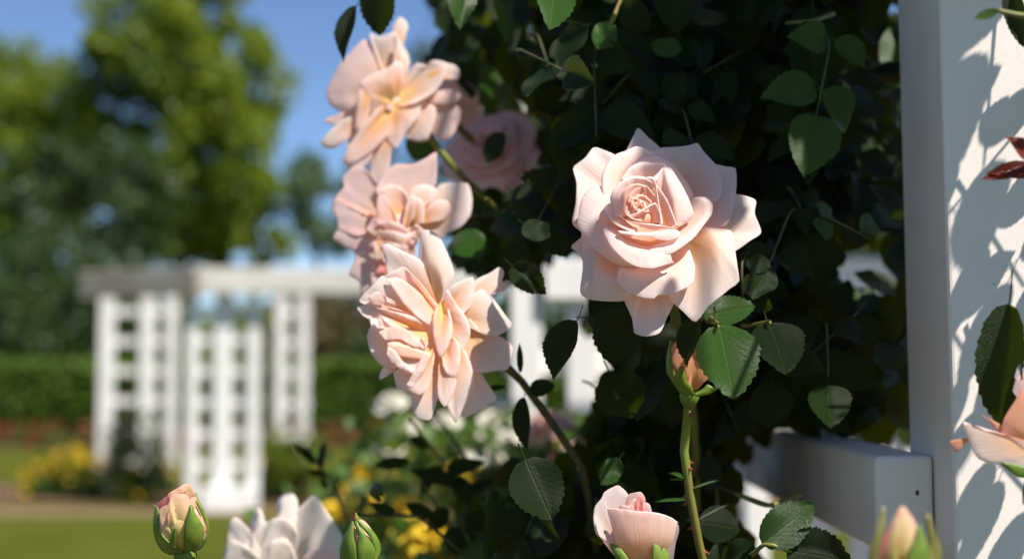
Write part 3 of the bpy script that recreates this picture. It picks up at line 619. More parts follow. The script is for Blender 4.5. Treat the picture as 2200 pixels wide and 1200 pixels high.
# rolled heart of the rose
rnd = random.Random(5)
p0((420, 500, 70), [(326, 440, 186), (338, 392, 194), (372, 362, 200), (408, 354, 202), (440, 364, 200), (452, 400, 190)], belly=-4, roll=5, v0=.1, v1=.7)
p0((430, 500, 70), [(362, 440, 180), (370, 408, 186), (396, 380, 192), (446, 360, 200), (470, 380, 200), (496, 420, 196), (500, 470, 184)], belly=-4, roll=5, v0=.1, v1=.7)
p0((420, 520, 70), [(325, 430, 184), (332, 470, 186), (352, 505, 190), (384, 528, 192), (430, 540, 194)], belly=6, roll=4, v1=.9)
p0((440, 540, 70), [(372, 512, 190), (410, 500, 198), (450, 478, 202), (498, 452, 200), (520, 500, 190), (526, 552, 170)], belly=10, roll=4, v1=.9)
for k in range(6):
    f = k / 5; r = 46 * (1 - f) ** 0.8 + 7; a0 = math.radians(200 + k * 143 + rnd.uniform(-25, 25)); span = math.radians(rnd.uniform(120, 200))
    cx, cy = 418 + rnd.uniform(-7, 7), 456 + rnd.uniform(-6, 6); rim = []
    for i in range(8):
        a = a0 + span * i / 7; rr = r * (1 + 0.16 * rnd.uniform(-1, 1))
        rim.append((cx + rr * 1.05 * math.cos(a), cy + rr * 0.82 * math.sin(a), 178 - 6 * (1 - f) + 12 * math.sin(i / 7 * math.pi) + rnd.uniform(-7, 7)))
    p0((430, 500, 70), rim, belly=-2, roll=6 if r > 20 else 3.5, nu=24, nv=10, wob=3.0, centre=(cx, cy, 0), v0=.1, v1=.62)
calyx(r0, T.w((525, 630, -190)), Vector((0.05, 0.86, -0.5)).normalized(), 0.008, [P(1425, 560, 0.87), P(1455, 700, 0.90), P(1490, 900, 0.95), P(1500, 1250, 1.0), Vector((0.16, 1.02, 0.6)), Vector((0.2, 1.05, 0))], [.003, .003, .0035, .004, .006, .009], n_sepal=0)

# ---- lower hanging rose
T3 = Trace(760, 480, 2.791, 0.865, 0.22, 600, -0.16, 480)
r3 = rose('lowest of the hanging pink roses, its pale petals splayed toward the lattice fence', T3.w((560, 600, -70)), 'hanging roses')
C3 = (430, 640, 0)
def p3(base, rim, **k): k.setdefault('centre', C3); k.setdefault('roll', 8); k.setdefault('wob', 4.2); k.setdefault('bw', .16); return petal(T3, r3, base, rim, **k)
p3((510, 500, -50), [(385, 230, -40), (395, 110, -34), (408, 45, -30), (450, 42, -14), (510, 80, -8), (552, 160, -6), (582, 230, -6), (602, 300, -10), (578, 370, -14), (545, 420, -20)],
   mid=[(440, 350, -30), (440, 290, -14), (440, 250, 4), (455, 230, 18), (480, 240, 26), (505, 270, 28), (525, 310, 26), (535, 350, 18), (540, 390, 6), (535, 430, -10)])
p3((490, 500, -50), [(200, 260, -20), (185, 190, -10), (172, 146, -6), (205, 130, 2), (300, 175, 8), (402, 232, 6), (424, 272, 0), (420, 330, -10)], belly=14, roll=12)
p3((490, 530, -50), [(195, 318, 10), (250, 290, 18), (305, 270, 22), (370, 330, 26), (430, 400, 18), (475, 470, 4), (500, 500, -6)], belly=-16)
p3((490, 540, -40), [(198, 328, 42), (262, 322, 56), (322, 358, 62), (402, 430, 52), (452, 530, 38), (472, 600, 28)], mid=[(300, 380, 10), (340, 390, 16), (380, 420, 20), (430, 460, 16), (465, 520, 8), (480, 570, 0)],
   lip=[(214, 350, 50), (246, 396, 60), (308, 482, 66), (370, 542, 58), (430, 590, 44), (468, 608, 28)], roll=5)
p3((420, 560, -30), [(262, 420, 24), (218, 352, 26), (175, 318, 24), (110, 380, 18), (35, 460, 0), (75, 488, 8), (130, 500, 12)], belly=14)
p3((400, 600, -50), [(120, 470, -4), (75, 490, -6), (24, 508, -14), (58, 552, -8), (95, 575, -6), (140, 610, 0)], belly=8)
p3((330, 520, 0), [(110, 478, 36), (94, 446, 44), (140, 412, 52), (192, 438, 52), (200, 468, 46)], belly=10)
p3((400, 560, -10), [(120, 470, 30), (200, 500, 38), (300, 528, 42), (395, 572, 36)], belly=14)
p3((400, 640, -10), [(140, 505, 36), (250, 530, 52), (330, 550, 54), (430, 590, 44)], belly=24)
p3((420, 660, 0), [(100, 560, 10), (110, 620, 20), (150, 660, 40), (240, 660, 66)], belly=20)
p3((450, 660, 0), [(154, 646, 82), (205, 625, 92), (262, 611, 100), (332, 650, 104), (392, 712, 94), (434, 754, 78)], mid=[(240, 640, 50), (280, 640, 56), (320, 640, 58), (370, 660, 56), (410, 690, 48), (440, 730, 40)],
   lip=[(166, 672, 84), (192, 694, 92), (280, 692, 104), (350, 730, 102), (392, 742, 92), (430, 758, 78)], roll=5)
p3((330, 620, 50), [(160, 620, 72), (152, 546, 78), (182, 578, 84), (220, 612, 88)], belly=6, nu=16)
p3((430, 700, 50), [(392, 712, 88), (420, 684, 92), (432, 752, 84)], belly=4, nu=12)
p3((450, 760, 20), [(205, 700, 76), (280, 712, 92), (350, 738, 94), (440, 770, 80)], mid=[(230, 780, 84), (290, 810, 96), (360, 820, 92), (440, 820, 70)], lip=[(300, 890, 70), (340, 900, 72), (380, 890, 70), (430, 860, 60)], roll=0)
p3((400, 800, 40), [(206, 738, 92), (246, 766, 100), (282, 830, 100), (352, 892, 90)], mid=[(260, 760, 70), (290, 790, 76), (320, 840, 76), (370, 870, 70)], lip=[(199, 776, 88), (224, 822, 94), (268, 862, 94), (346, 896, 88)], roll=5)
p3((470, 720, 20), [(484, 790, 56), (474, 850, 58), (462, 930, 62), (440, 990, 66), (400, 1022, 66), (350, 1006, 68), (318, 966, 72)], belly=20)
p3((470, 760, 40), [(436, 764, 94), (456, 794, 92), (422, 870, 90), (384, 930, 86), (352, 980, 78)], mid=[(450, 780, 70), (462, 800, 70), (440, 860, 70), (410, 910, 66), (370, 960, 62)], lip=[(414, 790, 92), (380, 860, 94), (350, 910, 90), (335, 940, 86), (317, 966, 78)], roll=5)
p3((535, 475, 0), [(496, 500, 50), (476, 570, 58), (476, 640, 62), (482, 700, 64), (496, 760, 66), (520, 797, 66), (556, 740, 70), (579, 660, 72), (577, 580, 70), (560, 510, 56)], belly=30, roll=10)
p3((530, 680, 0), [(528, 802, 50), (558, 730, 58), (590, 688, 62), (626, 715, 62), (638, 790, 60), (622, 880, 56), (600, 920, 52), (556, 895, 50), (535, 850, 48)], belly=24)
p3((570, 680, -20), [(630, 800, 20), (656, 754, 24), (690, 820, 26), (719, 920, 24), (718, 985, 20), (660, 1090, 8), (612, 1191, -14), (588, 1155, -4), (558, 1080, 12), (590, 980, 30)], belly=24)
p3((520, 720, 0), [(540, 870, 40), (612, 940, 44), (582, 1040, 36), (546, 1092, 30), (510, 1050, 28), (504, 980, 30)], belly=16)
p3((540, 560, -40), [(556, 400, 0), (605, 480, 14), (662, 560, 18), (691, 640, 16), (680, 700, 14), (640, 762, 12), (590, 720, 8)], belly=10)
p3((540, 520, -60), [(545, 420, -10), (600, 368, -14), (660, 340, -18), (712, 324, -24), (723, 390, -18), (706, 480, -12), (652, 541, -4), (600, 520, 0)], belly=22)
p3((590, 560, -70), [(690, 440, -56), (760, 398, -54), (820, 440, -52), (890, 530, -56), (941, 606, -64), (900, 650, -54), (830, 679, -44), (760, 650, -34), (690, 570, -24)], belly=24, roll=10)
p3((590, 520, -90), [(700, 400, -90), (730, 340, -92), (810, 300, -96), (872, 264, -104), (898, 295, -104), (880, 352, -100), (820, 428, -92)], belly=16)
p3((650, 480, -110), [(860, 340, -110), (939, 368, -120), (890, 405, -114), (800, 436, -108)], belly=8)
p3((600, 600, -80), [(800, 670, -60), (880, 680, -64), (946, 740, -76), (936, 800, -72), (921, 868, -78), (830, 882, -66), (725, 892, -50), (660, 830, -30)], belly=18)
p3((580, 700, -90), [(740, 860, -80), (800, 960, -88), (853, 1046, -100), (760, 1110, -98), (658, 1161, -100), (648, 1130, -92), (660, 980, -70)], belly=20)
p3((480, 760, -40), [(240, 890, -12), (268, 990, -16), (340, 1010, -18), (352, 1110, -26), (388, 1160, -30), (456, 1173, -28), (492, 1080, -12), (515, 980, 0), (545, 900, 4)], belly=16)
p3((360, 720, -40), [(150, 600, -10), (104, 620, -14), (84, 680, -22), (108, 770, -24), (160, 842, -24), (240, 870, -14)], belly=16)
p3((350, 780, -40), [(205, 820, -20), (158, 900, -26), (163, 932, -28), (252, 874, -14)], belly=6, nu=16)
ovoid(T3, r3, 470, 630, 190, 190, -90, 'petal', 'petal', 0.2, 74)
calyx(r3, T3.w((620, 600, -90)), Vector((0.75, 0.5, -0.4)).normalized(), 0.007, [P(1085, 780, .93), P(1130, 830, .93), P(1180, 900, .94), P(1250, 1000, .95), P(1290, 1250, 1.0), Vector((0.15, 1.03, 0.5)), Vector((0.17, 1.05, 0))], [.0026, .0026, .003, .003, .003, .004, .006, .008], 'stem_dark', n_sepal=0)

# ---- upper hanging rose, seen from behind
T1 = Trace(680, 30, 3.244, 1.04, 0.15, 600)
r1 = rose('topmost hanging rose seen from its side with drooping petals on a green stem', T1.w((560, 620, -40)), 'hanging roses')
def p1(base, rim, **k): k.setdefault('centre', (540, 610, 0)); k.setdefault('wob', 4.5); k.setdefault('bw', .16); k.setdefault('mat', 'petal'); k.setdefault('roll', 10); k.setdefault('nu', 26); return petal(T1, r1, base, rim, **k)
p1((490, 570, -80), [(440, 380, -70), (390, 220, -90), (330, 180, -95), (230, 280, -90), (160, 360, -90), (100, 480, -95), (70, 545, -100), (92, 625, -90), (170, 682, -80), (260, 694, -70), (330, 640, -60)], belly=40, mat='petal_pink')
p1((540, 600, -10), [(385, 695, 10), (342, 600, 40), (300, 500, 54), (305, 482, 58), (400, 420, 56), (500, 380, 50), (560, 335, 36), (612, 370, 20), (606, 470, 6)], belly=22)
p1((370, 500, 40), [(305, 490, 52), (290, 600, 50), (272, 790, 42), (295, 819, 42), (345, 750, 46), (371, 670, 44), (350, 590, 46)], belly=10)
p1((560, 570, -30), [(450, 380, -40), (405, 260, -54), (372, 140, -64), (430, 166, -54), (500, 150, -46), (546, 130, -46), (582, 200, -30), (636, 290, -18), (646, 360, -14), (622, 430, -10)], belly=-14)
p1((560, 560, -20), [(520, 400, 20), (545, 280, 16), (565, 170, 10), (590, 240, 14), (640, 330, 14), (640, 400, 10)], belly=20)
p1((565, 320, -60), [(548, 170, -70), (528, 100, -80), (576, 30, -88), (622, 54, -86), (637, 100, -80), (600, 180, -70)], belly=20)
p1((550, 610, -10), [(614, 500, -20), (650, 400, -26), (700, 352, -30), (760, 366, -30), (800, 330, -34), (870, 336, -34), (904, 360, -24), (882, 450, -6), (820, 542, 6), (700, 612, 18), (590, 640, 20)], belly=-26)
p1((780, 440, -40), [(870, 340, -40), (950, 358, -50), (988, 390, -54), (982, 458, -54), (930, 452, -46), (880, 430, -40)], belly=14)
p1((540, 630, 0), [(526, 670, 30), (432, 650, 44), (340, 760, 56), (240, 900, 54), (183, 1012, 46), (200, 1038, 46), (260, 1036, 48), (400, 940, 52), (490, 842, 48), (527, 740, 40)], belly=26)
p1((470, 760, 10), [(188, 1030, 34), (230, 1080, 28), (290, 1086, 28), (362, 1040, 30), (400, 960, 34)], belly=10)
p1((440, 660, -20), [(290, 692, -10), (180, 740, -6), (80, 830, -6), (38, 884, -10), (52, 922, -10), (120, 936, -8), (190, 890, -4), (212, 820, 0), (300, 790, 6)], belly=20)
p1((420, 630, -60), [(160, 780, -66), (55, 748, -74), (110, 712, -72), (200, 686, -68), (290, 700, -60)], belly=10, mat='petal_pink')
p1((450, 700, -20), [(300, 800, -10), (235, 850, -14), (207, 922, -18), (226, 948, -18), (330, 890, -8)], belly=10)
p1((540, 680, -20), [(395, 920, -10), (375, 1050, -14), (370, 1150, -18), (400, 1202, -20), (480, 1170, -18), (512, 1050, -12), (515, 900, -4)], belly=20)
p1((545, 635, -10), [(724, 615, -14), (718, 700, -10), (650, 790, -4), (600, 862, 0), (556, 932, 0), (510, 902, 6), (488, 850, 10)], belly=24)
p1((560, 650, -50), [(740, 610, -60), (820, 648, -66), (828, 720, -66), (770, 872, -66), (700, 884, -60), (630, 860, -50)], belly=16)
p1((660, 600, -60), [(830, 560, -76), (920, 520, -84), (1000, 560, -90), (985, 600, -88), (930, 632, -84), (830, 630, -76)], belly=12, mat='petal_pink')
p1((660, 630, -90), [(800, 620, -130), (980, 640, -140), (1000, 720, -140), (940, 850, -140), (860, 880, -130), (760, 780, -110)], belly=10, mat='petal_pink')
ovoid(T1, r1, 550, 605, 45, 50, -40, 'petal', 'petal', 0.2, 40)
calyx(r1, T1.w((640, 660, -90)), Vector((0.6, 0.45, -0.6)).normalized(), 0.0075, [P(900, 262, 1.06), P(940, 318, 1.055), P(1000, 388, 1.055), P(1045, 430, 1.06), P(1160, 490, 1.12), P(1300, 520, 1.15), P(1440, 620, 1.15), Vector((0.16, 1.15, 1.2)), Vector((0.19, 1.15, 0.6)), Vector((0.2, 1.1, 0))], [.0026, .0026, .0028, .003, .003, .0035, .005, .007, .008], n_sepal=0)

# ---- middle hanging rose
T2 = Trace(700, 320, 3.75, 0.985, 0.2, 600)
r2 = rose('middle hanging rose, crowded pink petals between the two other hanging roses', T2.w((640, 640, -80)), 'hanging roses')
def p2(base, rim, **k): k.setdefault('centre', (580, 620, 0)); k.setdefault('wob', 4.5); k.setdefault('bw', .16); k.setdefault('mat', 'petal'); k.setdefault('roll', 10); k.setdefault('nu', 24); return petal(T2, r2, base, rim, **k)
p2((540, 600, -60), [(420, 280, -60), (300, 150, -80), (190, 180, -90), (138, 240, -96), (150, 310, -90), (80, 390, -100), (160, 450, -80), (300, 520, -50)], belly=-10, mat='petal_pink')
p2((530, 610, -60), [(120, 400, -84), (78, 400, -88), (54, 482, -94), (100, 580, -88), (110, 650, -86), (240, 700, -60), (360, 660, -40)], belly=14, mat='petal_pink')
p2((520, 640, -60), [(120, 620, -84), (64, 720, -98), (190, 802, -90), (320, 840, -60), (400, 760, -40)], belly=14, mat='petal_pink')
p2((520, 700, -70), [(230, 780, -86), (240, 880, -88), (188, 1004, -98), (270, 1062, -90), (288, 1192, -98), (372, 1150, -80), (410, 960, -50), (420, 820, -40)], belly=16, mat='petal_pink')
p2((600, 600, -50), [(400, 330, -40), (470, 210, -56), (560, 130, -66), (700, 130, -70), (820, 70, -76), (886, 30, -84), (892, 200, -70), (872, 310, -60), (800, 340, -44), (700, 380, -30)], belly=-14, mat='petal_pink')
p2((700, 620, -50), [(870, 420, -40), (908, 292, -50), (1020, 274, -54), (1140, 284, -64), (1173, 400, -64), (1160, 530, -60), (1080, 630, -54), (960, 682, -46), (920, 732, -44), (830, 690, -30)], belly=18)
p2((720, 600, -20), [(830, 500, 10), (850, 430, 14), (910, 408, 14), (982, 430, 6), (1000, 500, 0), (940, 570, 0), (850, 580, 6)], belly=22)
p2((660, 560, -20), [(690, 430, 14), (690, 320, 8), (790, 290, -4), (892, 330, -10), (850, 420, 4), (770, 470, 14)], belly=16)
p2((700, 600, 0), [(690, 480, 30), (700, 400, 34), (760, 410, 34), (790, 480, 30), (780, 590, 26)], belly=16)
p2((580, 600, 0), [(420, 590, 40), (412, 440, 50), (440, 358, 46), (490, 400, 40), (540, 500, 30), (580, 590, 20)], belly=16, mat='petal_pink')
p2((600, 600, -20), [(450, 330, -10), (520, 300, -8), (600, 320, -4), (660, 400, 4), (660, 520, 4)], belly=-20)
p2((640, 640, 0), [(620, 610, 40), (650, 450, 44), (690, 370, 40), (720, 430, 40), (700, 560, 34)], belly=10)
p2((580, 720, 10), [(428, 600, 60), (490, 584, 70), (560, 600, 74), (640, 650, 66), (680, 690, 56)], belly=10)
p2((600, 840, 10), [(430, 660, 60), (540, 660, 80), (640, 690, 80), (760, 640, 50)], belly=30)
p2((620, 900, 10), [(440, 740, 50), (540, 760, 72), (660, 760, 72), (780, 700, 40)], belly=30)
p2((440, 720, 20), [(330, 650, 20), (400, 556, 36), (440, 640, 44), (420, 720, 40), (372, 760, 26)], belly=10, mat='petal_pink')
p2((460, 740, 20), [(384, 740, 30), (390, 820, 34), (400, 882, 36), (472, 872, 46), (450, 760, 50)], belly=10)
p2((680, 760, 40), [(600, 800, 80), (650, 740, 88), (720, 780, 84), (710, 872, 76), (640, 850, 78)], belly=12)
p2((680, 660, 40), [(680, 640, 70), (720, 610, 74), (790, 660, 64), (800, 740, 54), (740, 740, 60)], belly=10)
p2((470, 900, 10), [(388, 920, 20), (450, 890, 34), (500, 960, 44), (450, 1002, 34), (398, 990, 22)], belly=14, mat='petal_rose_bud')
p2((480, 960, 0), [(380, 1000, 10), (370, 1080, 10), (400, 1120, 14), (480, 1080, 30), (500, 1000, 40)], belly=10)
ovoid(T2, r2, 590, 640, 110, 140, -60, 'petal', 'petal', 0.2, 60)
calyx(r2, T2.w((680, 640, -90)), Vector((0.7, 0.6, -0.3)).normalized(), 0.007, [P(960, 480, 1.06), P(1060, 470, 1.14), P(1200, 490, 1.2), P(1330, 520, 1.2), P(1450, 640, 1.2), Vector((0.17, 1.2, 1.2)), Vector((0.2, 1.2, 0.6)), Vector((0.2, 1.14, 0))], [.0026, .003, .004, .006, .008], n_sepal=0)

# ---- opening rose at the bottom
TD = Trace(1240, 1020, 6.665, 0.775)
rd = rose('half open peach pink rose with one petal folded over, below the green stem', TD.w((880, 1500, 0)))
def pd(base, rim, **k): k.setdefault('centre', (860, 800, 0)); k.setdefault('mat', 'petal_pink'); k.setdefault('roll', 16); k.setdefault('wob', 4.0); return petal(TD, rd, base, rim, **k)
pd((760, 1450, -60), [(760, 330, -150), (690, 230, -150), (590, 153, -140), (470, 205, -120), (390, 260, -100), (358, 340, -80), (268, 450, -60), (248, 560, -40), (246, 650, -20), (285, 830, 0), (400, 930, 20), (480, 975, 40), (600, 1150, 60)], belly=-20, mat='petal')
pd((860, 1500, 0), mat='petal', v1=.9, rim=[(425, 488, 110), (560, 492, 170), (720, 512, 215), (860, 530, 235), (1060, 545, 235), (1200, 570, 215), (1340, 620, 170), (1428, 690, 110)],
   mid=[(570, 980, 120), (650, 960, 170), (740, 950, 205), (860, 940, 220), (1000, 940, 220), (1130, 950, 205), (1250, 970, 160), (1340, 1000, 90)], roll=22)
pd((900, 1500, -60), [(1040, 545, 60), (1200, 575, 60), (1350, 630, 40), (1436, 720, 20), (1440, 820, 0), (1400, 950, -10), (1360, 1200, -30)], belly=60)
pd((800, 1200, 0), [(690, 420, -20), (740, 285, -10), (820, 262, 0), (910, 251, 6), (966, 330, 10), (974, 420, 10), (960, 560, 20)], belly=-10)
pd((900, 1200, 0), [(900, 560, 60), (940, 420, 40), (1000, 402, 36), (1036, 442, 36), (1064, 560, 40)], belly=10)
pd((800, 1100, 40), [(596, 480, 90), (640, 432, 100), (732, 452, 110), (772, 384, 96), (834, 342, 90), (860, 430, 110), (850, 540, 120)], belly=0)
pd((860, 1100, 40), [(840, 540, 120), (858, 400, 80), (900, 310, 60), (940, 380, 80), (950, 560, 100)], belly=10, mat='petal_rose_bud')
pd((760, 1100, 40), [(640, 540, 100), (690, 460, 110), (750, 480, 120), (800, 440, 120), (830, 560, 130)], belly=10)
zfD = ell(900, 1250, 470, 420, -40, 250)
patch(TD, rd, [(470, 975), (520, 1100), (600, 1250), (700, 1400), (800, 1500)], [(500, 985), (620, 1050), (740, 1210), (800, 1380), (850, 1500)], lambda x, y: zfD(x, y), 'sepal', off=30)
patch(TD, rd, [(1048, 845), (1080, 980), (1080, 1200), (1000, 1400), (920, 1500)], [(1055, 850), (1120, 950), (1205, 1100), (1240, 1300), (1000, 1500)], lambda x, y: zfD(x, y) + 30, 'sepal', off=30)
patch(TD, rd, [(1220, 980), (1200, 1150), (1150, 1300), (1050, 1500)], [(1225, 985), (1300, 1120), (1290, 1300), (1080, 1500)], lambda x, y: zfD(x, y), 'sepal', off=20)
calyx(rd, TD.w((880, 1500, 0)), Vector((0.05, 0.1, -1)).normalized(), 0.006, [P(1372, 1330, .78), Vector((0.07, 0.8, 0.7)), Vector((0.08, 0.85, 0))], [.0025, .003, .004, .006])

# ---- small centre rose generator for blooms that are only half seen
def proc_rose(root, base, axis, size, mat, n=22, seed=1, openness=1.0, wob=0.08):
    rn = random.Random(seed); ax = axis.normalized(); x = ax.orthogonal().normalized(); y = ax.cross(x)
    for k in range(n):
        f = k / (n - 1)                       # 0 heart, 1 outermost
        a0 = k * 2.399 + rn.uniform(-.2, .2); R = size * (0.10 + 0.9 * f ** 0.9); H = size * (0.95 - 0.65 * f * openness)
        wid = 1.5 - 0.75 * f; V, U = [], []; nu_, nv_ = 11, 9; sd = rn.random() * 50
        for i in range(nv_):
            v = i / (nv_ - 1)
            for j in range(nu_):
                u = j / (nu_ - 1) * 2 - 1; w = wid * (0.35 + 0.65 * math.sin(min(1, v * 1.15) * math.pi / 2))
                a = a0 + u * w; edge = 1 - 0.16 * abs(u) ** 2.5
                rr = R * (0.06 + v ** (1.5 - 0.7 * f) * edge) ; h = H * (v ** (0.75)) * edge * (1 if f < .5 else 1)
                if v > 0.8: rr += size * 0.14 * (v - .8) / .2 * (0.3 + f); h -= size * 0.10 * ((v - .8) / .2) ** 2 * (0.4 + f)
                nz = noise.noise(Vector((u * 2 + sd, v * 2, sd))) * wob * size * v
                V.append(base + x * (math.cos(a) * (rr + nz)) + y * (math.sin(a) * (rr + nz)) + ax * (h + nz)); U.append(((u + 1) / 2, v))
        link('petal', mesh('petal', V, grid_faces(nv_, nu_), True, U), root, M[mat])
rb = rose('shaded pink rose half hidden in the leaves behind the hanging roses', P(1060, 340, 1.13), 'hanging roses')
proc_rose(rb, P(1062, 335, 1.2), Vector((-0.2, -0.7, 0.3)), 0.037, 'petal_pink', 20, 4)
calyx(rb, P(1060, 345, 1.2), Vector((0.25, 0.7, -0.35)).normalized(), .007, [P(1120, 420, 1.22), P(1300, 470, 1.22), P(1430, 600, 1.22), Vector((0.17, 1.22, 1.2)), Vector((0.2, 1.2, 0))], [.003, .003, .005, .008], n_sepal=0)
rg = rose('faded rose turned away behind the topmost hanging rose', P(960, 190, 1.1), 'hanging roses')
proc_rose(rg, P(965, 235, 1.2), Vector((0.3, 0.5, 0.3)), 0.026, 'petal_pink', 14, 9)
calyx(rg, P(958, 225, 1.17), Vector((0.1, 0.2, -1)).normalized(), .006, [P(1000, 300, 1.18), P(1120, 380, 1.2), P(1300, 450, 1.2), P(1430, 600, 1.2), Vector((0.17, 1.2, 1.2)), Vector((0.2, 1.18, 0))], [.003, .003, .003, .005, .008], n_sepal=0)

# ---- pale rose at the bottom, out of focus
TC = Trace(460, 1020, 5.5, 1.04)
rc = rose('pale whitish rose in shade between the two buds at the bottom', TC.w((800, 1300, -100)))
def pc(base, rim, **k): k.setdefault('centre', (760, 1100, 0)); k.setdefault('mat', 'petal_white'); k.setdefault('roll', 16); k.setdefault('nu', 22); k.setdefault('bw', .2); k.setdefault('wob', 7); return petal(TC, rc, base, rim, **k)
B = (800, 1350, -60)
pc(B, [(700, 700, -60), (860, 560, -80), (1000, 400, -110), (1100, 300, -130), (1195, 236, -150), (1290, 400, -130), (1400, 560, -120), (1505, 730, -110), (1500, 1000, -80), (1350, 1300, -40)], belly=-60)
pc(B, [(300, 900, 0), (420, 760, 0), (520, 640, 0), (640, 560, -10), (760, 520, -20), (900, 560, -10), (980, 700, 0), (960, 900, 20)], belly=-30)
pc(B, [(740, 560, -120), (738, 320, -130), (800, 240, -130), (890, 206, -130), (975, 280, -130), (992, 480, -120), (930, 580, -110)], belly=50)
pc(B, [(430, 660, -90), (440, 540, -100), (500, 396, -110), (570, 420, -110), (585, 640, -90)], belly=40)
pc(B, [(150, 900, -40), (180, 640, -40), (190, 560, -30), (270, 508, -20), (420, 650, 0), (452, 850, 20), (400, 950, 30)], belly=40)
pc(B, [(100, 1100, 0), (180, 850, 20), (215, 770, 30), (330, 810, 50), (440, 880, 60), (545, 1000, 60), (520, 1150, 50)], belly=50)
pc(B, [(80, 1200, -60), (110, 1000, -70), (200, 700, -80), (320, 600, -80), (480, 640, -60)], belly=-30)
pc((1250, 1500, 40), [(1000, 1150, 60), (1040, 990, 90), (1130, 912, 100), (1250, 896, 100), (1380, 940, 90), (1450, 1050, 70), (1440, 1200, 50)], belly=60, mat='petal')
pc(B, [(560, 1000, 60), (640, 820, 60), (760, 760, 60), (900, 820, 60), (960, 1000, 60)], belly=20)
calyx(rc, TC.w((800, 1350, -80)), Vector((0, 0.2, -1)).normalized(), .007, [P(620, 1400, .98), Vector((-0.13, 1.0, .6)), Vector((-0.1, 1.0, 0))], [.003, .003, .005, .007])

# ---- rose cut by the edge beside the post
TF = Trace(2000, 600, 2.665, 0.70)
rf = rose('peach rose with one cream petal hanging in front of the white post', TF.w((640, 1000, -20)))
def pf(base, rim, **k): k.setdefault('centre', (600, 880, 0)); k.setdefault('mat', 'petal_white'); k.setdefault('roll', 7); k.setdefault('nu', 24); return petal(TF, rf, base, rim, **k)
pf((660, 960, -20), [(560, 980, 10), (420, 890, 14), (345, 862, 12), (260, 850, 6), (186, 813, -6), (215, 900, 4), (238, 955, 10), (262, 1010, 16), (330, 1046, 20), (420, 1050, 20), (560, 1075, 10)], belly=22, mat='petal')
pf((640, 980, -30), [(400, 900, -20), (420, 800, -26), (480, 700, -34), (520, 640, -40), (600, 600, -40), (700, 620, -40)], belly=40, mat='petal_peach')
pf((640, 960, -40), [(290, 770, -46), (320, 790, -44), (360, 840, -40), (420, 900, -36), (480, 900, -30)], belly=6, mat='petal_peach', nu=14)
pf((640, 900, -60), [(480, 560, -60), (500, 500, -64), (540, 470, -66), (620, 500, -60), (640, 600, -54)], belly=14, mat='petal')
pf((620, 860, -50), [(470, 640, -50), (490, 570, -54), (540, 540, -56), (620, 560, -50), (660, 640, -44)], belly=14, mat='petal_pink')
pf((240, 900, -16), [(160, 960, -20), (112, 922, -26), (118, 940, -24), (145, 985, -20), (190, 950, -16)], belly=6, mat='petal_peach', nu=14, roll=4)
calyx(rf, TF.w((660, 1000, -20)), Vector((0.7, 0.1, -0.6)).normalized(), .007, [P(2300, 1150, .70), Vector((0.36, 0.72, .8)), Vector((0.42, 0.75, 0))], [.003, .003, .005, .007])
patch(TF, rf, [(405, 1050), (440, 1085), (500, 1130), (640, 1120)], [(410, 1047), (470, 1055), (560, 1075), (660, 1040)], lambda x, y: 10, 'sepal', off=8)

# ================================================================== BUDS
def bud(label, base, group=None): return thing('rose_bud', label, 'rosebud', base, group)
# pink and cream bud
TA = Trace(300, 1020, 6.667, 0.79)
ba = bud('cream and pink rosebud with spotted green sepals standing alone over the lawn', TA.w((600, 1100, 0)))
zA = ell(600, 690, 400, 480, 0, 370)
ovoid(TA, ba, 590, 690, 335, 415, 0, 'petal_bud', 'petal', 0.9)
def pa_(base, rim, **k): k.setdefault('mat', 'petal_bud'); k.setdefault('roll', 14); k.setdefault('nu', 24); k.setdefault('wob', 6); return petal(TA, ba, base, rim, centre=(600, 690, -200), **k)
pa_((620, 1100, 120), [(330, 900, 260), (295, 640, 300), (300, 480, 290), (420, 420, 330), (436, 300, 310), (510, 268, 320), (580, 280, 330), (660, 290, 330), (704, 330, 310), (722, 400, 320), (700, 600, 360), (660, 900, 340)], belly=90)
pa_((480, 1050, 80), [(270, 760, 220), (255, 560, 200), (248, 420, 150), (290, 388, 190), (400, 308, 260), (424, 330, 300), (436, 430, 330), (400, 620, 350)], belly=90, mat='petal_rose_bud')
pa_((620, 900, -40), [(390, 420, 100), (410, 282, 150), (470, 240, 150), (560, 190, 150), (640, 138, 130), (722, 150, 130), (772, 230, 140), (786, 292, 150), (770, 420, 200)], belly=40)
pa_((780, 1000, 60), [(700, 480, 300), (728, 342, 270), (802, 328, 230), (792, 420, 250), (770, 500, 270), (900, 640, 220), (946, 780, 160), (910, 920, 120)], belly=70)
patch(TA, ba, [(735, 430), (705, 560), (655, 720), (636, 900), (640, 1095)], [(738, 432), (775, 545), (872, 680), (910, 820), (850, 1060)], zA, 'sepal_spotted', off=45)
patch(TA, ba, [(238, 460), (214, 600), (208, 750), (238, 930), (320, 1070), (430, 1130)], [(252, 470), (292, 530), (288, 700), (335, 850), (450, 970), (640, 1100)], zA, 'sepal_spotted', off=40)
patch(TA, ba, [(786, 250), (805, 350), (880, 520), (935, 650), (935, 800), (860, 1040)], [(790, 252), (850, 400), (952, 600), (990, 780), (950, 930), (870, 1040)], lambda x, y: zA(x, y) * 0.5, 'sepal', off=30)
patch(TA, ba, [(518, 745), (470, 860), (440, 950), (450, 1010)], [(524, 748), (512, 880), (496, 960), (480, 1030)], zA, 'sepal', off=70, nv=10)
patch(TA, ba, [(188, 420), (225, 450), (245, 480), (240, 520)], [(192, 418), (236, 440), (258, 475), (262, 520)], lambda x, y: 150, 'sepal', nv=8, nu=5)
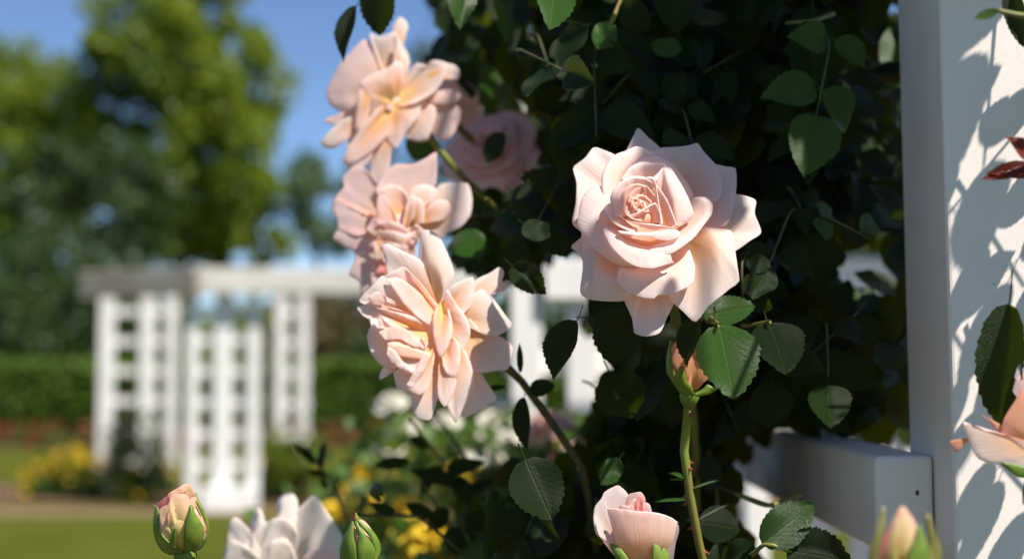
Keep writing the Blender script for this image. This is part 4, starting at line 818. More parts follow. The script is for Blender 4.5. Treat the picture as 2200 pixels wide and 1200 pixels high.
for s in (-1, 1): patch(TA, ba, [(600 + s * 60, 470), (600 + s * 260, 650), (600 + s * 300, 850), (600, 1080)], [(605 + s * 60, 470), (600 + s * 120, 650), (600 + s * 100, 850), (600, 1090)], lambda x, y: -zA(x, y), 'sepal', off=-20)
Vh = TA.w((640, 1085, 0)); dn = (TA.w((690, 1330, 0)) - Vh).normalized()
calyx(ba, Vh, dn, 0.0062, [P(404, 1240, .79), Vector((-0.18, 0.8, 0.7)), Vector((-0.16, 0.85, 0))], [.0042, .004, .004, .006], n_sepal=0)
# closed green bud
TB = Trace(460, 1020, 5.5, 0.785)
bb = bud('tightly closed green rosebud with cream slits between its sepals', TB.w((1728, 1120, 0)))
zB = ell(1728, 860, 245, 420, 0, 230, 0.02)
ovoid(TB, bb, 1722, 850, 212, 330, 0, 'petal_bud', 'petal', 1.0)
top = (1662, 452)
patch(TB, bb, [top, (1612, 600), (1532, 750), (1498, 870), (1505, 1000), (1620, 1130)], [(1664, 455), (1650, 570), (1645, 700), (1672, 820), (1684, 930), (1690, 1140)], zB, 'sepal', off=22)
patch(TB, bb, [(1664, 452), (1665, 560), (1712, 700), (1692, 830), (1692, 940), (1690, 1140)], [(1670, 455), (1702, 590), (1800, 730), (1855, 800), (1900, 920), (1800, 1140)], zB, 'sepal', off=24)
patch(TB, bb, [(1668, 452), (1700, 545), (1852, 740), (1872, 800), (1905, 905), (1830, 1140)], [(1670, 452), (1705, 540), (1870, 668), (1945, 790), (1956, 900), (1850, 1130)], zB, 'sepal', off=22)
patch(TB, bb, [(1655, 450), (1560, 640), (1500, 850), (1560, 1100)], [(1670, 450), (1880, 660), (1955, 880), (1880, 1100)], lambda x, y: -zB(x, y), 'sepal', off=-20, nu=15)
patch(TB, bb, [(1656, 448), (1636, 500), (1640, 540)], [(1668, 450), (1684, 510), (1692, 560)], lambda x, y: zB(x, y) + 22, 'leaf_red', nv=6, nu=5)
Vh = TB.w((1730, 1110, 0)); calyx(bb, Vh, Vector((0.02, 0.05, -1)).normalized(), 0.0058, [P(778, 1290, .79), Vector((-0.08, 0.82, 0.7)), Vector((-0.07, 0.86, 0))], [.003, .003, .004, .006], n_sepal=0)
# blurred bud in front of the rail
TE = Trace(1820, 1050, 8.0, 0.585)
be = bud('peach rosebud with flared green sepals standing in front of the white rail end', TE.w((850, 1500, 0)))
def pe(base, rim, **k): k.setdefault('mat', 'petal_bud'); k.setdefault('roll', 14); k.setdefault('nu', 20); return petal(TE, be, base, rim, centre=(850, 900, -200), **k)
pe((850, 1600, 0), [(500, 1200, 60), (560, 950, 110), (700, 680, 150), (830, 450, 170), (955, 285, 160), (1050, 400, 180), (1150, 545, 180), (1180, 700, 170), (1120, 1000, 180), (1050, 1250, 150)], belly=120)
pe((850, 1600, -80), [(520, 1200, -60), (600, 900, -30), (800, 500, 20), (940, 300, 60), (1100, 500, 20), (1240, 760, -30), (1250, 1150, -60)], belly=-90)
pe((820, 1500, 60), [(520, 1100, 120), (600, 880, 150), (760, 600, 170), (900, 380, 180), (930, 620, 210), (880, 900, 230)], belly=60, mat='petal_rose_bud')
M['sepal_olive'] = plain_material('sepal_olive', (0.16, 0.15, 0.035), (0.24, 0.22, 0.06), 150, 0.5)
zE = ell(850, 1250, 620, 900, 0, 260)
patch(TE, be, [(600, 300), (500, 700), (400, 1000), (370, 1250), (600, 1550)], [(640, 310), (650, 600), (590, 900), (520, 1200), (760, 1560)], zE, 'sepal_olive', tipz=-40)
patch(TE, be, [(1215, 620), (1180, 820), (1080, 1050), (1000, 1300), (860, 1560)], [(1235, 625), (1310, 820), (1380, 1050), (1350, 1300), (900, 1580)], zE, 'sepal', off=30)
patch(TE, be, [(1340, 430), (1370, 700), (1400, 1000), (1350, 1300), (950, 1580)], [(1400, 430), (1480, 700), (1590, 1000), (1580, 1250), (1000, 1600)], lambda x, y: zE(x, y) - 60, 'sepal_olive', off=20)
calyx(be, TE.w((850, 1580, 0)), Vector((0, 0.1, -1)).normalized(), .006, [P(1926, 1420, .59), Vector((0.16, 0.62, .7)), Vector((0.17, 0.64, 0))], [.003, .003, .005, .007], n_sepal=0)
# peach bud behind the glossy leaf
TG = Trace(1140, 600, 2.0, 0.835)
bg = bud('peach rosebud on a thick green stem behind the glossy sunlit leaf', TG.w((685, 490, 0)))
zG = ell(680, 375, 108, 130, 0, 85)
def pg(base, rim, **k): k.setdefault('mat', 'petal_peach'); k.setdefault('roll', 4); k.setdefault('nu', 20); return petal(TG, bg, base, rim, centre=(690, 380, -60), **k)
ovoid(TG, bg, 694, 385, 60, 95, 0, 'petal_peach', 'petal', 1.0)
pg((690, 490, 20), [(660, 440, 70), (655, 360, 80), (690, 290, 70), (730, 280, 60), (760, 330, 60), (770, 420, 50)], belly=30)
pg((690, 490, 20), [(612, 420, 40), (596, 340, 50), (620, 270, 50), (660, 250, 50), (690, 330, 70), (680, 440, 80)], belly=30)
patch(TG, bg, [(602, 260), (588, 340), (590, 400), (640, 480)], [(608, 262), (604, 340), (625, 420), (680, 495)], zG, 'sepal', off=10)
patch(TG, bg, [(648, 372), (625, 420), (620, 450), (660, 492)], [(652, 372), (668, 430), (690, 460), (700, 495)], zG, 'sepal', off=14)
patch(TG, bg, [(760, 450), (740, 470), (700, 495)], [(800, 470), (770, 490), (710, 500)], lambda x, y: 60, 'sepal', off=6, nv=8)
calyx(bg, TG.w((684, 480, 0)), (TG.w((672, 600, -10)) - TG.w((684, 480, 0))).normalized(), .0056, [TG.w((676, 560, 0)), TG.w((660, 660, 0)), TG.w((662, 780, 0)), TG.w((680, 900, 0)), TG.w((705, 1020, 0)), TG.w((735, 1200, 0)), P(1530, 1300, .84), Vector((0.14, 0.9, .6)), Vector((0.16, 0.95, 0))], [.0026, .0023, .0022, .0026, .0024, .0024, .0028, .0036, .005, .008], n_sepal=0)
M['prickle'] = plain_material('prickle', (0.16, 0.05, 0.025), (0.28, 0.10, 0.04), 200, 0.5)
thorns(bg, [TG.w(q) for q in ((676, 560, 0), (660, 660, 0), (662, 780, 0), (680, 900, 0), (705, 1020, 0), (735, 1200, 0))], M['prickle'])
for (a, b, w) in (((668, 855, 8), (590, 830, 20), 26), ((690, 900, 8), (810, 860, 20), 14), ((680, 945, 6), (525, 955, 20), 20), ((725, 1030, 4), (850, 965, 14), 14), ((668, 860, 8), (600, 860, 24), 16)):
    leaf_obj(TG.w(a), TG.w(b), Vector((0.2, -0.6, 0.8)), w * TG.u, bg, 'leaf_lit', 3, 'stipule')

# ================================================================== CLIMBING ROSE
def inside(x, y, poly):
    r = False; j = len(poly) - 1
    for i in range(len(poly)):
        (xi, yi), (xj, yj) = poly[i], poly[j]
        if (yi > y) != (yj > y) and x < (xj - xi) * (y - yi) / (yj - yi) + xi: r = not r
        j = i
    return r
BUSH = [(905, -60), (960, 60), (930, 130), (1010, 230), (985, 420), (965, 520), (1000, 580), (1080, 610), (1110, 660), (1180, 620), (1225, 560), (1262, 560), (1240, 690), (1270, 700), (1200, 790), (1290, 760), (1250, 860),
        (1215, 910), (1235, 980), (1130, 1000), (1060, 1010), (990, 1080), (1010, 1180), (1020, 1260), (1640, 1260), (1560, 1090), (1600, 990), (1700, 930), (1800, 930), (1975, 950), (1965, -60)]
GAPS = [[(1095, 640), (1175, 640), (1230, 556), (1252, 556), (1246, 640), (1214, 690), (1186, 800), (1206, 815), (1268, 728), (1288, 785), (1252, 862), (1212, 905), (1150, 960), (1060, 960)],
        [(1808, 558), (1830, 560), (1886, 556), (1888, 590), (1850, 606), (1812, 590)], [(1590, 1075), (1640, 990), (1740, 965), (1880, 985), (1880, 1170), (1760, 1130)]]
cr = thing('climbing_rose', 'dark leafy climbing rose filling the arbor behind the open rose', 'climbing rose', (0.2, 1.05, 0))
LEAFS = []                         # (base, tip, normal, width)
def vleaf(b, t, w, d, dt=0.0, tilt=0.0, mat='leaf', k=0, parent=None, pitch=0.35):
    """a leaf whose base and tip were read from the photograph; d its distance, dt the tip's change of distance, tilt about its midrib (+ turns to the right), pitch up"""
    pb, pt = P(b[0], b[1], d), P(t[0], t[1], d + dt); y = (pt - pb).normalized()
    n = -AX_F + AX_R * tilt + AX_U * pitch
    n = n - y * n.dot(y); n.normalize()
    leaf_obj(pb, pt, n, w * d / F, parent or cr, mat, k)
    LEAFS.append(((pb + pt) / 2, w * d / F))
HERO = [((1545, 697), (1580, 855), 144, .80, -.012, .2, 'leaf_lit', 0), ((1512, 678), (1624, 655), 66, .82, .0, .1, 'leaf_lit', 0), ((1499, 678), (1468, 788), 60, .80, .0, -.9, 'leaf', 1),
        ((1652, 692), (1692, 800), 118, .845, -.018, .15, 'leaf', 0), ((1345, 655), (1312, 784), 116, .845, .0, -.3, 'leaf', 0), ((1238, 688), (1186, 814), 84, .81, .0, -.8, 'leaf', 3),
        ((1128, 985), (1186, 1116), 118, .80, -.01, -.1, 'leaf', 0), ((1638, 1168), (1748, 1080), 92, .80, .0, .2, 'leaf_lit', 0), ((1690, 1180), (1835, 1205), 108, .80, -.01, .0, 'leaf', 1),
        ((1626, 1180), (1545, 1215), 80, .81, .0, .4, 'leaf', 1), ((1500, 1120), (1592, 1135), 80, .86, .0, .1, 'leaf', 0), ((1196, -70), (1184, 60), 98, .86, -.03, .35, 'leaf_lit', 0),
        ((985, -70), (992, 54), 78, .92, -.02, .3, 'leaf_lit', 1), ((1312, 52), (1280, 112), 58, .90, -.02, .4, 'leaf_lit', 4), ((1455, -60), (1450, 66), 100, .88, .0, .0, 'leaf', 2),
        ((766, 12), (736, 132), 60, .95, .0, -.9, 'leaf', 3), ((815, -70), (813, 78), 92, .95, .01, -.4, 'leaf', 0), ((1046, 515), (962, 535), 64, 1.0, -.02, .3, 'leaf_lit', 0),
        ((1126, 852), (1131, 968), 48, .90, .0, -.8, 'leaf', 3), ((1140, 842), (1192, 824), 40, .90, .0, -.4, 'leaf', 1), ((1746, 42), (1742, 208), 108, .90, .0, .05, 'leaf', 0),
        ((1935, 60), (1908, 196), 96, 1.06, -.02, .5, 'leaf_lit', 0), ((1762, 495), (1752, 606), 104, .93, .0, .0, 'leaf', 2), ((1822, 600), (1826, 662), 26, 1.0, .0, -.6, 'leaf', 3),
        ((1800, 590), (1790, 650), 44, 1.1, -.01, .5, 'leaf_lit', 2), ((1870, 620), (1830, 690), 60, 1.12, -.01, .5, 'leaf_lit', 4), ((1085, 830), (1030, 838), 12, .9, .0, .0, 'leaf', 3), ((1118, 800), (1116, 735), 14, .9, .0, .0, 'leaf', 3),
        ((1330, 985), (1290, 1040), 50, .9, .0, .4, 'leaf_lit', 4), ((1660, 820), (1650, 920), 92, .9, .0, .0, 'leaf', 0), ((1440, 690), (1390, 770), 90, .87, .0, .0, 'leaf', 2),
        ((1310, 800), (1360, 900), 110, .88, .0, -.2, 'leaf', 1), ((1080, 285), (1045, 350), 52, 1.02, .0, -.4, 'leaf', 0), ((1060, 1050), (1045, 1210), 60, .88, .0, .9, 'leaf', 3),
        ((1812, 410), (1815, 455), 44, 1.02, .0, .2, 'leaf_yellow', 1), ((1640, 600), (1650, 650), 34, 1.05, .0, .2, 'leaf_yellow', 4), ((1395, 75), (1400, 130), 40, 1.0, .0, .1, 'leaf_lit', 2),
        ((1400, 100), (1465, 110), 50, .93, .0, .1, 'leaf_lit', 4), ((1430, 160), (1470, 215), 70, .92, .0, .1, 'leaf', 2), ((915, 290), (890, 345), 70, 1.12, .0, .2, 'leaf_lit', 0), ((1005, 105), (1035, 225), 110, 1.3, -.03, .5, 'leaf_lit', 0), ((1180, 165), (1200, 225), 60, 1.25, -.02, .5, 'leaf_lit', 2), ((1080, 0), (1095, 80), 70, 1.1, -.02, .5, 'leaf_lit', 1), ((1890, 380), (1905, 460), 70, 1.15, -.02, .5, 'leaf_lit', 0), ((1120, 440), (1150, 510), 50, 1.15, -.02, .5, 'leaf_lit', 2)]
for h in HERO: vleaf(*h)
# leaves in front of and beside the post, in their own sprays
rf_leaf = ((2166, 652), (2142, 938), 104, .715, .0, -.75, 'leaf', 1)
vleaf(*rf_leaf, parent=rf)
sp = thing('rose_shoot', 'young rose shoot with dark red leaves in front of the white post', 'rose shoot', (0.38, 0.72, 0))
def shoot_leaf(*a, **k): vleaf(*a, parent=sp, **k)
shoot_leaf((2215, 355), (2108, 385), 36, .70, .0, .2, 'leaf_red', 3); shoot_leaf((2210, 380), (2118, 368), 22, .70, .0, .2, 'leaf_red', 3)
shoot_leaf((2225, 350), (2165, 290), 44, .69, .0, .1, 'leaf_red', 1); shoot_leaf((2165, -30), (2200, 102), 46, .72, .0, -.5, 'leaf', 0)
shoot_leaf((2145, 22), (2092, 42), 22, .66, .0, .1, 'leaf_lit', 4)
tube('stem', [P(2290, 330, .70), P(2220, 362, .70), P(2150, 374, .70)], [.0022, .0018, .001], M['leaf_red'], sp, 6)
tube('stem', [P(2290, 30, .66), P(2200, 34, .66), P(2140, 22, .66)], [.0018, .0014, .001], M['stem'], sp, 6)
tube('stem', [Vector((0.42, 0.75, 0)), Vector((0.39, 0.72, 0.8)), P(2320, 600, .70), P(2290, 330, .70), P(2290, 30, .66), P(2300, -150, .66), Vector((0.34, .72, 1.75))], [.007, .005, .003, .003, .0025, .002, .0015], M['stem'], sp, 7)
# leaves beside the frame whose shadows fall on the post (found by going from the shadow toward the sun)
rs = random.Random(11)
for (x, y, t, ang, S) in [(2070, 10, .17, .3, 1.15), (2045, 120, .19, -.4, .8), (2035, 240, .2, .2, .9), (2150, 215, .13, -.2, .95), (2080, 405, .17, -.5, 1.1), (2165, 570, .12, .3, 1.1), (2055, 800, .16, .5, .95), (2100, 1000, .15, .1, .9), (2150, 1130, .13, .7, 1.1)]:
    c = P(x, y, .823) + TO_SUN * t; q = project(c)
    while q and -20 < q[0] < 2235 and -30 < q[1] < 1230: c += TO_SUN * .04; q = project(c)
    n = (TO_SUN + rand_dir() * .2).normalized(); yv = Vector((math.sin(ang), 0, -math.cos(ang))); yv = (yv - n * yv.dot(n)).normalized(); xv = yv.cross(n)
    for (along, side, sz) in ((.012, 0, 1.0), (.004, 1, .85), (.002, -1, .85), (-.018, 1, .7), (-.02, -1, .68)):
        if rs.random() < .3: continue
        L = .030 * S * sz * rs.uniform(.85, 1.15); dr = (yv * (1 if side == 0 else .4) + xv * side * .9).normalized(); b = c + yv * along + dr * .003
        q = project(b + dr * L)
        if q and q[0] < 2215 and q[1] > -10: continue
        leaf_obj(b, b + dr * L, (n + rand_dir() * .3).normalized(), L * rs.uniform(.55, .72), sp, 'leaf', rs.randrange(6))
    tube('stem', [c - yv * .05, c - yv * .02, c + yv * .014], [.0010, .0008, .0006], M['stem'], sp, 5, 6)
# twigs of the shoot reach its leaves
for k in range(5):
    a = Vector((0.385, .70, 1.25 + k * .1)); tube('stem', [a, a + Vector((.05, -.02, .05)), a + Vector((.09, -.04, .12))], [.0015, .001, .0008], M['stem'], sp, 5)

# random leaves of the shaded wall of foliage: the nearest ones are parts of their own
cand = []
def far_enough(c, r):
    for (q, w) in LEAFS:
        if (q - c).length < 0.48 * (r + w) * .72: return False
    return True
tries = 0; placed = 0
def hits_rose(px, py, d):
    return (((px - 1432) / 215) ** 2 + ((py - 500) / 230) ** 2 < 1 and d < 0.86) or (((px - 1480) / 70) ** 2 + ((py - 780) / 110) ** 2 < 1 and d < .86) or (abs(px - 1480) < 55 and 850 < py and d < .88) or (1270 < px < 1470 and py > 1030 and d < .84) or (((px - 1565) / 90) ** 2 + ((py - 770) / 110) ** 2 < 1 and d < .84)
HANG = [(P(880, 470, .985), .04), (P(960, 440, .985), .028), (P(860, 210, 1.04), .04), (P(940, 230, 1.05), .03)]
def shades(c, w):
    for tp, tr_ in HANG:
        v = c - tp; s_ = v.dot(TO_SUN)
        if s_ > 0 and (v - TO_SUN * s_).length < tr_ + w * .6: return True
    return False
SPRAYS = []
def leaf_free(c, w, n):
    q = project(c); px, py, d = q; ppx = w / d * F * .42
    if any(inside(px + dx * ppx, py + dy * ppx * 1.2, g) for g in GAPS for dx in (-1, 0, 1) for dy in (-1, 0, 1)): return False
    if px + ppx * 1.3 > 1950 or (px > 1660 and py + ppx > 925): return False
    if not inside(px, min(py, 1250), BUSH) or shades(c, w): return False
    if ((px - 1062) / 125) ** 2 + ((py - 312) / 105) ** 2 < 1 and d < 1.3: return False
    if hits_rose(px, py, d) or (px < 1090 and py < 660 and d < 1.1 + (0.08 if px < 1030 else 0)): return False
    return True
while placed < 236 and tries < 30000:
    tries += 1
    px, py = random.uniform(900, 1990), random.uniform(-60, 1260)
    if not inside(px, min(max(py, -50), 1250), BUSH): continue
    d = random.uniform(.865, 1.02) if px > 1090 or py > 660 else random.uniform(1.1, 1.24)
    if px > 1860: d = random.uniform(.94, 1.12)
    c = P(px, py, d)
    if any((c - q).length < .038 for q in SPRAYS) or any((c - q).length < .03 for q, w in LEAFS[:len(HERO)]): continue
    n = (Vector((random.gauss(-.05, .4), -1, random.gauss(.5, .35)))).normalized()
    yv = Vector((random.gauss(0, .7), random.gauss(-.15, .25), -1)); yv = (yv - n * yv.dot(n)).normalized(); xv = yv.cross(n)
    S = random.uniform(.7, 1.2); got = 0; stalk = [c - yv * .034 * S + n * -.012, c - yv * .02 * S, c + yv * .02 * S]
    mt = 'leaf' if random.random() < .93 else 'leaf_lit'
    for (along, side, sz) in ((.022, 0, 1.0), (.008, 1, .86), (.006, -1, .88), (-.024, 1, .68), (-.026, -1, .7)):
        if placed + got >= 252: break
        L = .034 * S * sz * random.uniform(.85, 1.12); w = L * random.uniform(.66, .84)
        dr = (yv * (1.0 if side == 0 else .45) + xv * side * .9 + n * random.gauss(0, .22)).normalized()
        nn = (n + rand_dir() * .32).normalized(); b = c + yv * along * S + dr * .004
        if not leaf_free(b + dr * L * .5, w, nn): continue
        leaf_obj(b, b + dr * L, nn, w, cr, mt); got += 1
    if got > 2:
        tube('leaf_stalk', stalk, [.0009, .0008, .0006], M['stem_dark'], cr, 5, 7)
    if got: SPRAYS.append(c); placed += got
ms = []
for _ in range(14000):
    px, py = random.uniform(890, 2000), random.uniform(-160, 1330)
    if not inside(px, min(max(py, -50), 1250), BUSH): continue
    d = random.uniform(1.26, 1.75) if px < 1090 else random.choice((random.uniform(.96, 1.2), random.uniform(1.1, 1.75))) if px < 1600 else random.uniform(1.0, 1.35)
    dens = 1.0 if px < 1700 else (0.75 if px < 1850 else 0.5)
    if random.random() > dens * 0.42 or (((px - 1062) / 125) ** 2 + ((py - 312) / 105) ** 2 < 1 and d < 1.3): continue
    w = random.uniform(.018, .034); ppx = w / d * F * .55
    if any(inside(px + dx * ppx, py + dy * ppx * 1.2, g) for g in GAPS for dx in (-1, 0, 1) for dy in (-1, 0, 1)): continue
    c = P(px, py, d)
    if shades(c, w): continue
    n = (Vector((random.gauss(0, .5), -.8, random.gauss(.5, .5)))).normalized(); yv = Vector((random.gauss(0, .6), 0, -1)); yv = (yv - n * yv.dot(n)).normalized()
    ms.append(leaf_matrix(c - yv * w * .65, c + yv * w * .65, n, w))
# unseen leaves placed to shade the wall of foliage; the roses keep their sun
LITP = [T.w(q) for q in [(170, 420, 48), (200, 470, 70), (160, 520, 60), (140, 560, 45), (190, 400, 50), (290, 250, 80), (280, 330, 70), (300, 380, 60), (540, 330, 205), (590, 400, 185), (640, 480, 165), (550, 480, 180),
        (750, 450, 110), (740, 540, 130), (640, 650, 140), (560, 690, 145), (480, 605, 210), (580, 605, 200), (400, 600, 205), (270, 620, 145), (330, 700, 150), (400, 745, 145), (460, 740, 150), (420, 870, 30), (500, 870, 40), (600, 830, 35), (660, 780, 20), (630, 870, 10),
        (760, 660, -40), (850, 740, -50), (880, 820, -80), (700, 900, -70), (690, 980, -100), (760, 800, -60), (170, 890, -80), (150, 915, -95), (1010, 580, -150), (1000, 530, -140), (95, 400, -115), (390, 380, 200), (420, 440, 200), (400, 480, 200), (460, 500, 195)]]
SHADEP = [T.w(q) for q in [(420, 120, -175), (400, 170, -165), (460, 150, -165), (200, 230, -130), (230, 300, -110), (150, 320, -120), (180, 190, -140), (260, 220, -120), (440, 225, 110), (500, 230, 110), (600, 300, 95), (640, 370, 85), (560, 210, -70), (620, 230, -70), (720, 300, -80), (700, 200, -80), (760, 250, -80),
        (780, 400, -70), (870, 330, -120), (870, 480, -115), (880, 290, -120), (820, 540, -100), (930, 500, -130), (900, 600, -130), (950, 460, -140), (880, 620, -120), (830, 620, -60), (200, 680, -60), (240, 820, -60), (180, 760, -60), (310, 900, -60), (250, 920, -70), (450, 1000, -140), (430, 1080, -150), (520, 1000, -140), (390, 1000, -140), (180, 660, 50), (260, 720, 62), (330, 745, 62), (540, 740, 140)]]
TARGETS = [(q, .003) for q in LITP] + [(P(940, 690, .86), .05), (P(880, 470, .985), .05), (P(960, 440, .985), .03), (P(830, 210, 1.04), .065), (P(1560, 775, .795), .02), (P(1570, 660, .82), .016), (P(388, 1115, .79), .03), (P(775, 1155, .785), .03),
           (P(1365, 1120, .77), .03), (P(1480, 1000, .835), .016), (P(1940, 1160, .585), .03), (P(1180, 30, .86), .015), (P(1690, 1120, .80), .02), (P(2150, 950, .70), .03), (P(1920, 130, 1.05), .02), (P(2120, 380, .82), .045), (P(2120, 750, .82), .045), (P(2120, 1050, .82), .04), (P(1000, 530, 1.0), .014), (P(1480, 780, .83), .02), (P(580, 1120, 1.04), .035), (P(1030, 170, 1.3), .02), (P(1190, 195, 1.25), .012), (P(1090, 40, 1.1), .014), (P(1895, 420, 1.15), .014), (P(1850, 640, 1.12), .014), (P(1170, 330, 1.2), .01), (P(1130, 480, 1.15), .012), (P(1300, 1010, .9), .012), (P(985, 30, .92), .014)]
cm = 0
for _ in range(40000):
    if cm > 1450: break
    px, py, d = random.uniform(960, 2000), random.uniform(-60, 1250), random.uniform(.86, 1.25)
    c = P(px, py, d) + TO_SUN * random.uniform(.36, 1.25)
    if c.z > 2.45: continue
    q = project(c)
    if q and q[2] > 0.03 and -90 < q[0] < 2290 and -70 < q[1] < 1270: continue
    if q and q[2] < .25 and (c - CW).length < .35: continue
    w = random.uniform(.03, .042); bad = False
    for (tp, tr_) in TARGETS:
        v = c - tp; s = v.dot(TO_SUN)
        if s > 0 and (v - TO_SUN * s).length < tr_ + w * .68: bad = True; break
    if bad: continue
    n = (TO_SUN + rand_dir() * .7).normalized(); yv = rand_dir(); yv = (yv - n * yv.dot(n)).normalized()
    ms.append(leaf_matrix(c - yv * w * .65, c + yv * w * .65, n, w)); cm += 1
# unseen leaves added to shade the upper and outer petals of the open rose
for q0 in SHADEP:
    best = None
    for _ in range(220):
        t = random.uniform(.34, 1.0); w = random.uniform(.009, .034)
        c = q0 + TO_SUN * t + rand_dir() * w * .3
        pq = project(c)
        if pq and -60 < pq[0] < 2260 and -50 < pq[1] < 1250: continue
        cl = min(((c - lp) - TO_SUN * (c - lp).dot(TO_SUN)).length for lp in LITP) - w * .62
        if any(0 < (c - tp).dot(TO_SUN) and ((c - tp) - TO_SUN * (c - tp).dot(TO_SUN)).length < tr_ + w * .6 for tp, tr_ in TARGETS[len(LITP):]): continue
        if cl > .001 and (best is None or w > best[1]): best = (c, w)
    if best:
        c, w = best; n = (TO_SUN + rand_dir() * .15).normalized(); yv = rand_dir(); yv = (yv - n * yv.dot(n)).normalized()
        ms.append(leaf_matrix(c - yv * w * .58, c + yv * w * .58, n, w))
tag(link('foliage', cloud_mesh('foliage', ms), cr, M['foliage']), kind='stuff')  # wall leaves joined with the unseen shading leaves
# canes
for pts, r in [([(.2, 1.05, 0), (.2, 1.06, .5), (.17, 1.05, 1.1), (.12, 1.08, 1.4), (.1, 1.04, 1.7), (.15, .9, 2.2)], .008), ([(.16, 1.1, 0), (.15, 1.1, .6), (.13, 1.1, 1.2), (.18, 1.04, 1.6), (.28, .93, 2.15)], .009),
               ([(.19, 1.08, 0), (.19, 1.1, .7), (.13, 1.12, 1.25), (.04, 1.12, 1.5), (.0, 1.0, 1.75)], .007), ([(.18, 1.2, 0), (.17, 1.2, 1.2), (.27, .95, 2.2), (.45, .6, 2.31), (.8, .2, 2.33)], .009),
               ([(.14, 1.22, 0), (.14, 1.22, 1.0), (.33, .8, 2.28), (.6, .8, 2.32), (1.0, .5, 2.33)], .008), ([(.21, 1.04, 0), (.16, .98, .8), tuple(P(1540, 1040, .96)), tuple(P(1600, 1066, .93)), tuple(P(1662, 1088, .90))], .0035)]:
    tube('cane', [Vector(p) for p in pts], [r, r * .9, r * .7, r * .5, r * .35], M['cane'], cr, 8, 40)
for a, b, c in [((1545, 697, .795), (1520, 680, .83), (1480, 700, .9)), ((1700, 1185, .80), (1640, 1170, .80), (1560, 1260, .84)), ((1655, 690, .84), (1600, 700, .86), (1520, 690, .9)), ((1320, 30, .9), (1312, 52, .9), (1350, -40, .95)), ((1045, 425, 1.0), (1090, 470, 1.03), (1150, 500, 1.08)),
                ((1580, 1060, .9), (1650, 1085, .88), (1720, 1060, .9)), ((1690, 50, .92), (1745, 45, .9), (1790, 30, .95))]:
    tube('twig', [P(*a), P(*b), P(*c)], [.0011, .0014, .0018], M['stem'], cr, 6)

# ================================================================== MIDDLE DISTANCE: twigs, white and yellow flowers behind the roses
def bush_mid(name, label, cat, centers, blossom, mat, nleaf, spread, group=None, size=.022, lmat='bed_leaf'):
    g = P(*centers[0]); root = thing(name, label, cat, (g.x, g.y, 0), group); gl = Vector((g.x, g.y, 0))
    for i, c in enumerate(centers):
        p = P(*c); proc_rose(root, p, Vector((random.uniform(-.4, .4), -.5, .8)), size * random.uniform(.8, 1.2), mat, 11, i + 3, 1.2) if blossom else None
        tube('stem', [gl + Vector((random.uniform(-.04, .04), 0, 0)), (gl + p) / 2 + Vector((random.uniform(-.05, .05), 0, 0)), p], [.006, .004, .0025], M['stem_dark'], root, 6)
    l = []
    for _ in range(nleaf):
        c = P(*random.choice(centers)); c = c + Vector((random.gauss(0, spread), random.gauss(0, spread), -abs(random.gauss(0, spread * 1.6)) + .01)); l.append(leaf_at(c, random.uniform(.025, .045)))
    if l: tag(link('foliage', cloud_mesh('foliage', l), root, M[lmat]), kind='stuff')
    return root
random.seed(21)
bush_mid('white_rose_bush', 'white flowering rose bush behind the lowest hanging rose', 'rose bush', [(840, 870, 2.2), (862, 920, 2.2), (835, 965, 2.15), (960, 905, 2.2), (1010, 940, 2.25), (1060, 910, 2.2), (1095, 945, 2.15), (985, 985, 2.2), (1050, 980, 2.2), (920, 940, 2.3), (1080, 870, 2.3), (1130, 900, 2.2)], True, 'petal_ivory', 380, .075, size=.022)
bush_mid('apricot_rose_bush', 'apricot blooms low in the shade beside the lattice fence', 'rose bush', [(1175, 925, 1.6), (1200, 960, 1.65), (1165, 1060, 1.5), (1160, 1110, 1.5)], True, 'petal_pink', 60, .05, size=.024)
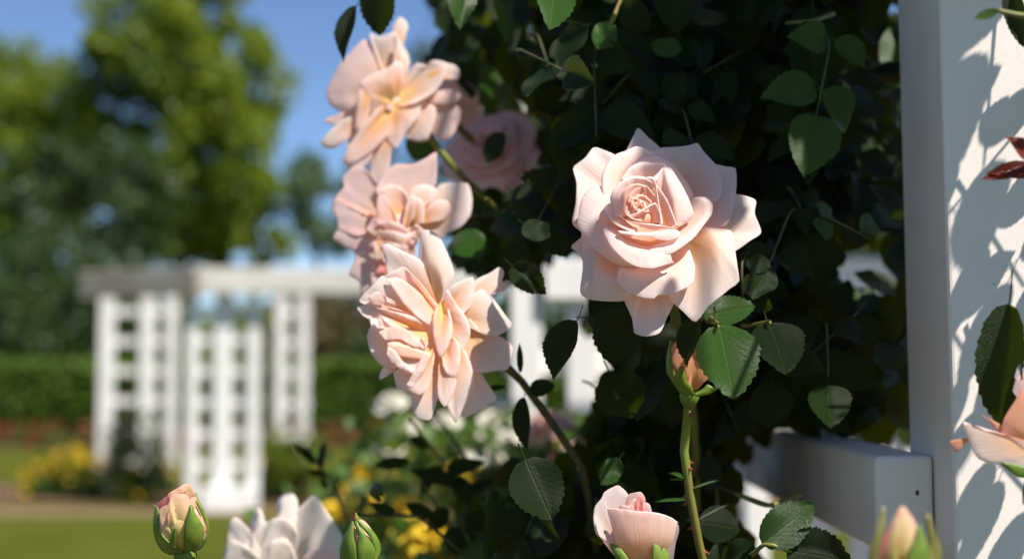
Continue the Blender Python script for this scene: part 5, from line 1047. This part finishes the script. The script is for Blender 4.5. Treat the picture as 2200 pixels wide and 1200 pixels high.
bush_mid('yellow_rose_bush', 'yellow flowering bush low behind the closed green bud', 'rose bush', [(790, 1090, 2.0), (870, 1100, 1.9), (830, 1130, 1.9), (930, 1165, 1.6), (905, 1190, 1.6), (960, 1190, 1.6), (995, 1025, 1.8), (1020, 1100, 1.7), (1060, 1150, 1.7), (740, 1050, 2.3), (780, 1020, 2.5), (720, 1110, 2.2), (1010, 1170, 1.6), (880, 1150, 1.8)], True, 'yellow', 420, .06, size=.026)
# dark leafless twigs in front of the flowers
tw = thing('rose_twig', 'dark curved rose twigs rising between the green bud and the leaves', 'twig', (0.0, 1.25, 0))
for pts in [[(660, 960, 1.25), (700, 1020, 1.22), (745, 1100, 1.2), (760, 1260, 1.2)], [(760, 1105, 1.0), (850, 1100, 1.0), (960, 1130, 1.0), (1020, 1260, 1.0)], [(880, 900, 1.15), (950, 990, 1.15), (1000, 1060, 1.12), (1010, 1260, 1.1)],
            [(910, 1040, 1.1), (960, 1090, 1.1), (990, 1260, 1.1)], [(1075, 1060, .88), (1060, 1120, .88), (1050, 1260, .9)], [(815, 1075, 1.0), (800, 1055, 1.0), (818, 1050, 1.0)], [(930, 880, 1.2), (1000, 980, 1.2), (1060, 1080, 1.15), (1100, 1260, 1.1)]]:
    w3 = [P(*p) for p in pts]
    if pts[-1][1] > 1200: w3 += [Vector((w3[-1].x * .5, 1.2, .5)), Vector((w3[-1].x * .3, 1.25, 0))]
    tube('stem', w3, [.0012, .002, .0022, .0025, .004, .006], M['stem_dark'], tw, 6)
for b, t, w, d in [((690, 1005), (700, 945), 22, 1.22), ((680, 995), (632, 950), 20, 1.24), ((705, 1020), (660, 1010), 16, 1.2), ((880, 990), (800, 1000), 30, 1.15), ((950, 1000), (900, 1060), 34, 1.12), ((960, 1010), (1040, 990), 36, 1.1), ((880, 940), (930, 960), 26, 1.2),
                   ((1000, 1060), (1060, 1030), 30, 1.08), ((960, 1090), (920, 1140), 40, 1.05), ((1010, 1100), (1040, 1180), 46, 1.0), ((985, 1020), (1010, 1090), 40, 1.1), ((1000, 1040), (880, 1010), 34, 1.1), ((700, 1050), (690, 1020), 14, 1.2), ((850, 1100), (790, 1080), 24, 1.0), ((970, 1130), (1000, 1200), 50, 1.0), ((930, 1110), (870, 1080), 30, 1.04)]:
    vleaf(b, t, w, d, 0, random.uniform(-.6, .4), 'leaf', random.randrange(6), parent=tw)
